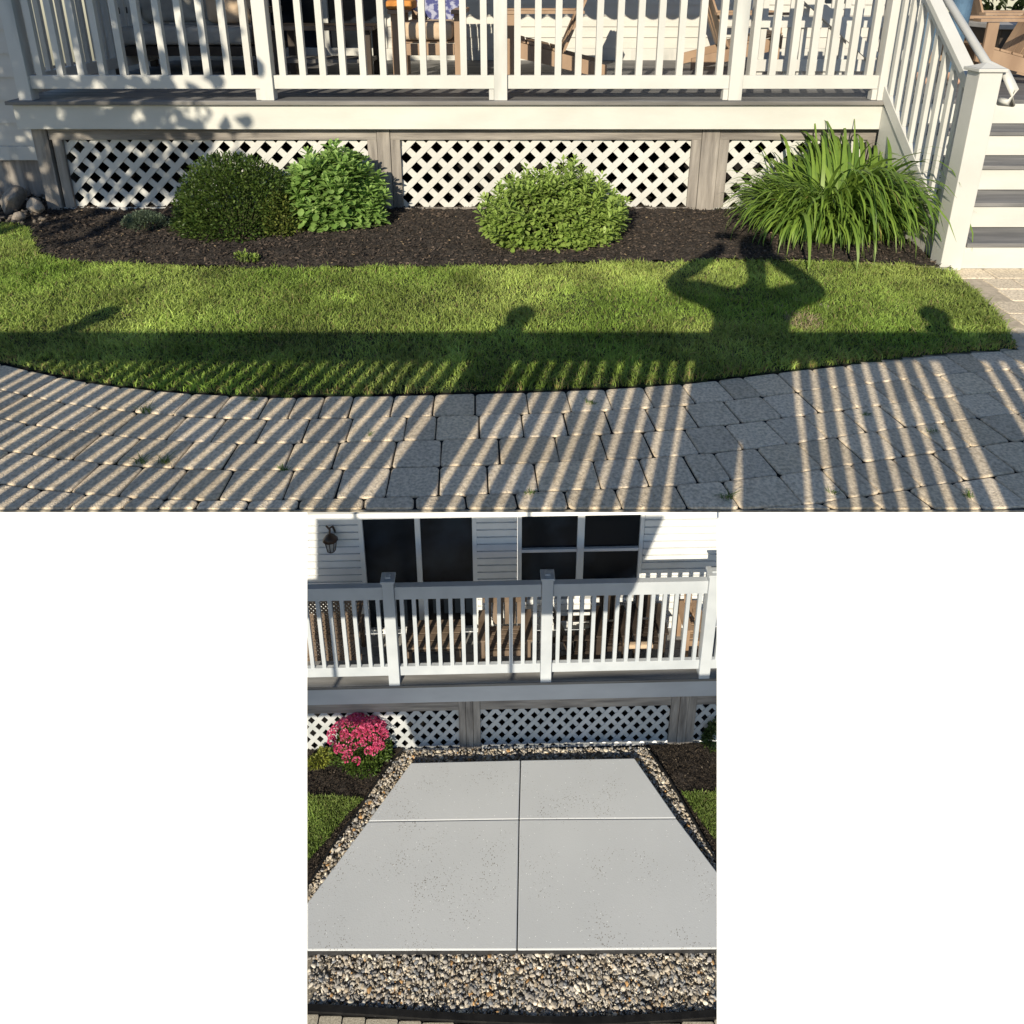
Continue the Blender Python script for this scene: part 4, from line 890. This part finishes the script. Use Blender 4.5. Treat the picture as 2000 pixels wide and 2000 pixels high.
# pads
ZP = ZL + .085
def padpoly(p): return [atZ(x, y, ZP) for x, y in p]
tl, tm, tr_ = (802, 1489), (1017, 1484), (1240, 1480)
ml, mm, mr = (718, 1604), (1014, 1600), (1322, 1598)
bl, bm_, br = (530, 1856), (1010, 1855), (1514, 1852)
def lerp2(a, b, t): return (a[0] + (b[0] - a[0]) * t, a[1] + (b[1] - a[1]) * t)
pads = [('smooth grey pad at the back left beside the pink flowers', [tl, tm, mm, ml]), ('speckled grey pad at the back right with a dark mark', [tm, tr_, mr, mm]), ('smooth grey pad at the front left over the gravel strip', [ml, mm, bm_, bl]), ('most speckled grey pad at the front right', [mm, mr, br, bm_])]
for lb, q in pads:
    P3d = padpoly(q); c = sum(P3d, Vector()) / 4; g_ = .006
    T_ = [p + (c - p).normalized() * g_ for p in P3d]
    B_ = [Vector((p.x, p.y, ZL - .02)) for p in T_]; order = sorted(range(4), key=lambda i: math.atan2(T_[i].y - c.y, T_[i].x - c.x))
    o = MB().hexa([B_[i] for i in order] + [T_[i] for i in order]).build('paving_pad', 'pad', None, .009)
    tag(o, lb, 'pad', 'grey pads of the patio square'); recentre(o)
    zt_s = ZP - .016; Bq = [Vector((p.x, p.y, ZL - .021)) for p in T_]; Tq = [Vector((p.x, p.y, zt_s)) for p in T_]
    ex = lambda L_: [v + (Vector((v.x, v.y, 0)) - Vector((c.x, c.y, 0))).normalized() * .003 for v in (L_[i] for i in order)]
    MB().hexa(ex(Bq) + ex(Tq)).build('shade_base', 'padshade', o)  # added dark block: paints the shaded lower face of the pad
# edging (black strip)
def strip(name, pts, wd, h, z, m, label, cat):
    c = smooth_curve(pts, 40); tn = np.gradient(c, axis=0); tn /= np.linalg.norm(tn, axis=1, keepdims=True); nn = np.stack([-tn[:, 1], tn[:, 0]], 1); mb = MB(); V = []
    for p, k in zip(c, nn):
        for s_, zz in ((-1, 0), (1, 0), (1, h), (-1, h)): V.append((p[0] + k[0] * s_ * wd / 2, p[1] + k[1] * s_ * wd / 2, z + zz))
    Fc = []
    for i in range(len(c) - 1):
        for k in range(4): Fc.append((4 * i + k, 4 * i + (k + 1) % 4, 4 * i + 4 + (k + 1) % 4, 4 * i + 4 + k))
    Fc += [(3, 2, 1, 0), tuple(4 * (len(c) - 1) + k for k in range(4))]
    o = mb.add(V, Fc).build(name, m); tag(o, label, cat); return o
el = [(785, 1470), (748, 1512), (700, 1585), (650, 1655), (600, 1735), (560, 1800)]; er = [(1262, 1462), (1300, 1515), (1345, 1590), (1392, 1672), (1440, 1750)]
strip('garden_edging', gp(el), .02, .06, ZL - .03, 'black', 'black edging strip between the left lawn and the side gravel', 'edging')
strip('garden_edging', gp(er), .02, .06, ZL - .03, 'black', 'black edging strip between the right mulch and the side gravel', 'edging')
fr = [(560, 1971), (700, 1978), (850, 1988), (1000, 1995), (1150, 1998), (1280, 1992), (1440, 1981)]
strip('garden_edging', gp(fr), .05, .07, ZL - .03, 'black', 'thick black edging curving along the front of the gravel', 'edging')
# gravel bed: ring round the pads
ring = gp([(785, 1466), (1262, 1460), (1300, 1515), (1345, 1590), (1400, 1678), (1440, 1760), (1440, 1981), (1150, 1998), (1000, 1995), (850, 1988), (560, 1971), (560, 1800), (600, 1733), (650, 1653), (700, 1583), (748, 1510)])
padout = [(p.x, p.y) for p in padpoly([tl, tm, tr_, br, bm_, bl])]; pc = np.mean(padout, axis=0); padin = [tuple(pc + (np.array(p) - pc) * .985) for p in padout]
gb = ground_patch('gravel_base', ring, mat('gravel_grit', (.16, .14, .12), (.34, .31, .26), .95, 60, bump=.8), ZL - .015, .04, .0); 
P = scatter(ring, 30000); P = P[~inpoly(P, padin)]
keep = []
d3 = P[:, 1] * math.cos(TH) + (H - ZL) * math.sin(TH); pxs = 1000 + P[:, 0] * F / d3; P = P[(pxs > 604) & (pxs < 1396)]; n = len(P)
pal = np.array([[.50, .44, .36], [.40, .37, .33], [.30, .28, .26], [.62, .57, .50], [.36, .30, .23], [.45, .27, .12], [.26, .27, .29], [.72, .66, .55], [.38, .36, .35], [.20, .19, .18], [.48, .40, .30]])
pi = RNG.choice(len(pal), n, p=[.15, .17, .12, .10, .11, .03, .09, .05, .1, .04, .04]); cols = pal[pi] * (.8 + .4 * RNG.random((n, 1))) * 1.22
sz = .019 + .05 * RNG.random(n) ** 2.6
o = pebbles('gravel', np.column_stack([P, ZL - .004 + .022 * RNG.random(n)]), sz, cols, sub=2, flat=.5); tag(o, 'mixed tan and grey pebbles around the grey pads', 'gravel', kind='stuff')
# mulch, lawns
ml_ = [(520, 1455), (790, 1462), (748, 1512), (712, 1562), (660, 1556), (560, 1553), (520, 1553)]
ml2 = [(712, 1562), (700, 1585), (650, 1655), (600, 1735), (560, 1800), (560, 1720), (600, 1683), (640, 1640), (680, 1590)]
mr_ = [(1262, 1462), (1258, 1455), (1480, 1448), (1480, 1548), (1360, 1545), (1330, 1548), (1318, 1545), (1300, 1515)]
mr2 = [(1318, 1545), (1330, 1548), (1365, 1600), (1400, 1645), (1440, 1700), (1440, 1750), (1392, 1672), (1345, 1590)]
for i, q in enumerate((ml_, ml2, mr_, mr2)):
    q = gp(q); ground_patch('lower_mulch', q, 'mulch', ZL - .004, .015, .03, (7, 38))
    P = scatter(q, 2600 if i % 2 == 0 else 900); n = len(P); cc = np.array([.016, .012, .010]) + (RNG.random(n) ** 3)[:, None] * np.array([.11, .085, .06])
    cc[RNG.random(n) < .02] = (.3, .25, .2)
    o = leaves('mulch_chips', np.column_stack([P, np.full(n, ZL + .008)]), RNG.normal(size=(n, 3)) * [1, 1, .35], .015 + .025 * RNG.random(n) ** 2, .01, cc, 'chip'); tag(o, kind='stuff')
    tag(o, ['dark bark chips under the pink flowers', 'dark bark chips along the left edging', 'dark bark chips before the right lattice', 'dark bark chips along the right edging'][i], 'mulch')
ll = gp([(520, 1553), (560, 1553), (660, 1556), (712, 1562), (680, 1590), (640, 1640), (600, 1683), (560, 1720), (520, 1720)]); lr = gp([(1330, 1548), (1480, 1548), (1480, 1700), (1440, 1700), (1400, 1645), (1365, 1600)])
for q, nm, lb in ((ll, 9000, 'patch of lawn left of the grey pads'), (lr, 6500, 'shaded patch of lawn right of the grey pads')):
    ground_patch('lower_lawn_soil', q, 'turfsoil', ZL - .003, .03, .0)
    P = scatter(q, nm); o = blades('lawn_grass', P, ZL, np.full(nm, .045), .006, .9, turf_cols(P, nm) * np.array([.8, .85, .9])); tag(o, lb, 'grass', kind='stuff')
# front pavers
V, Fc, T = [], [], []; yy = 3.45
q = atZ(1000, 1998, ZL).y; crv = smooth_curve(gp(fr), 40)
x = -2.4
while x < 2.4:
    L = random.choice([.2, .28]); yt = np.interp(x + L / 2, crv[:, 0], crv[:, 1]) - .03
    rounded_block(V, Fc, T, [np.array([x, yt - .3]), np.array([x + L - .008, yt - .3]), np.array([x + L - .008, yt]), np.array([x, yt])], (.5, .46, .38), ZL + .01); x += L
me = bpy.data.meshes.new('lower_path'); me.from_pydata(V, [], Fc); a_ = me.attributes.new('tint', 'FLOAT_COLOR', 'FACE')
for i, c in enumerate(T): a_.data[i].color = (*c, 1)
o = link('lower_path', me, 'paver'); tag(o, kind='structure')
# pink flowering bush
p = atZ(705, 1512, ZL); c = (p.x, p.y + .16, ZL)
t = bush('flowering_bush', 'bush with clustered bright pink flowers at the back left corner of the pads', 'flowers', c, (.30, .22, .50), 3800, .035, .018, (.05, .10, .02), (.13, .2, .04), .5, 14, .4)
HN = 70; A = RNG.random(HN) * 2 * math.pi; rr = np.sqrt(RNG.random(HN)); hx, hy = np.cos(A) * rr, np.sin(A) * rr
top = np.column_stack([c[0] - .03 + hx * .31, c[1] + hy * .20, c[2] + .56 * np.sqrt(np.clip(1 - .6 * rr ** 2, 0, 1)) + RNG.random(HN) * .05 - .16 * (hy < 0) * -hy * .9])
PP, DD, CC = [], [], []
for q in top:
    k = 46; d = RNG.normal(size=(k, 3)); d[:, 2] = np.abs(d[:, 2]); d /= np.linalg.norm(d, axis=1, keepdims=True); PP.append(q + d * [.034, .034, .018]); DD.append(d + RNG.normal(size=(k, 3)) * .3); v = RNG.random((k, 1)); CC.append(np.array([.80, .06, .22]) * (1 - v) + np.array([.95, .24, .45]) * v)
PP, DD, CC = map(np.concatenate, (PP, DD, CC)); leaves('flowers', PP, DD, .020, .016, CC, 'pink', t)
p = atZ(622, 1496, ZL); bush('plant', 'yellow green leafy plant left of the pink flowers', 'plant', (p.x, p.y + .05, ZL), (.12, .1, .15), 700, .035, .014, (.16, .2, .03), (.32, .34, .07), .4, 6, .4)
p = atZ(1410, 1455, ZL); bush('shrub', 'dark shrub cut off by the right edge before the lower lattice', 'shrub', (p.x, p.y + .02, ZL), (.22, .12, .52), 1800, .05, .02, (.05, .09, .02), (.12, .17, .05), .5, 8, .4)
lower_on = False

# trim the lower place along its two sides
def trim():
    for pxv, sg in ((600, 1), (1400, -1)):
        d = ray(pxv, 1500); nrm_ = d.cross(up).normalized()
        if nrm_.dot(ray(1000, 1500)) < 0: nrm_ = -nrm_
        for o in list(LOWER):
            me = o.data; off = OFF[o.name]; co = CP - off; n = len(me.vertices); a = np.empty(n * 3); me.vertices.foreach_get('co', a); a = a.reshape(-1, 3)
            dist = (a - np.array(co)) @ np.array(nrm_)
            if dist.min() >= 0: continue
            if dist.max() <= 0:
                LOWER.remove(o); bpy.data.objects.remove(o, do_unlink=True); continue
            bm = bmesh.new(); bm.from_mesh(me)
            r = bmesh.ops.bisect_plane(bm, geom=bm.verts[:] + bm.edges[:] + bm.faces[:], plane_co=co, plane_no=nrm_, clear_inner=True)
            if len(bm.faces) < 4000:
                es = [e for e in r['geom_cut'] if isinstance(e, bmesh.types.BMEdge)]
                try: bmesh.ops.holes_fill(bm, edges=es, sides=0)
                except Exception: pass
            bm.to_mesh(me); bm.free()
trim()
# added unseen blocker behind the camera, shaped to shade the lower house front
YS = -.35
def sc_pt(pxv, row, Y): P = atY(pxv, row, Y); return P + S * ((YS - P.y) / S.y)
t = thing('shade_blocker', 'added unseen light blocker of grey boards below the viewing deck', 'light blocker', (sc_pt(1000, 1461, YD).x, YS, sc_pt(1000, 1461, YD).z))
for pts in ([sc_pt(626, 1008, YHW), sc_pt(1296, 1008, YHW), sc_pt(1250, 1112, YHW), sc_pt(1215, 1150, YHW), sc_pt(575, 1158, YHW), sc_pt(575, 1128, YHW), sc_pt(626, 1125, YHW)],
            [sc_pt(1420, 1318, YD), sc_pt(1420, 1456, YD), sc_pt(810, 1461, YD), sc_pt(785, 1398, YD), sc_pt(575, 1398, YD), sc_pt(575, 1334, YD)]):
    MB().prism([(p.x, p.z) for p in pts], YS - .03, YS).build('blocker_panel', 'greywood', t)
zl_ = sc_pt(1000, 1008, YHW).z; xl_ = sc_pt(700, 1008, YHW).x
for x in (xl_, xl_ + 1.9): MB().box(x - .02, x + .02, YS - .07, YS - .032, sc_pt(1000, 1456, YD).z, zfl - .06).build('blocker_post', 'pole', t)
for o in list(LOWER):
    if o.parent is None and o.get('kind') is None and o.name.startswith(('paving_pad', 'loose_cushion', 'garden_edging')) and not o.children: recentre(o)
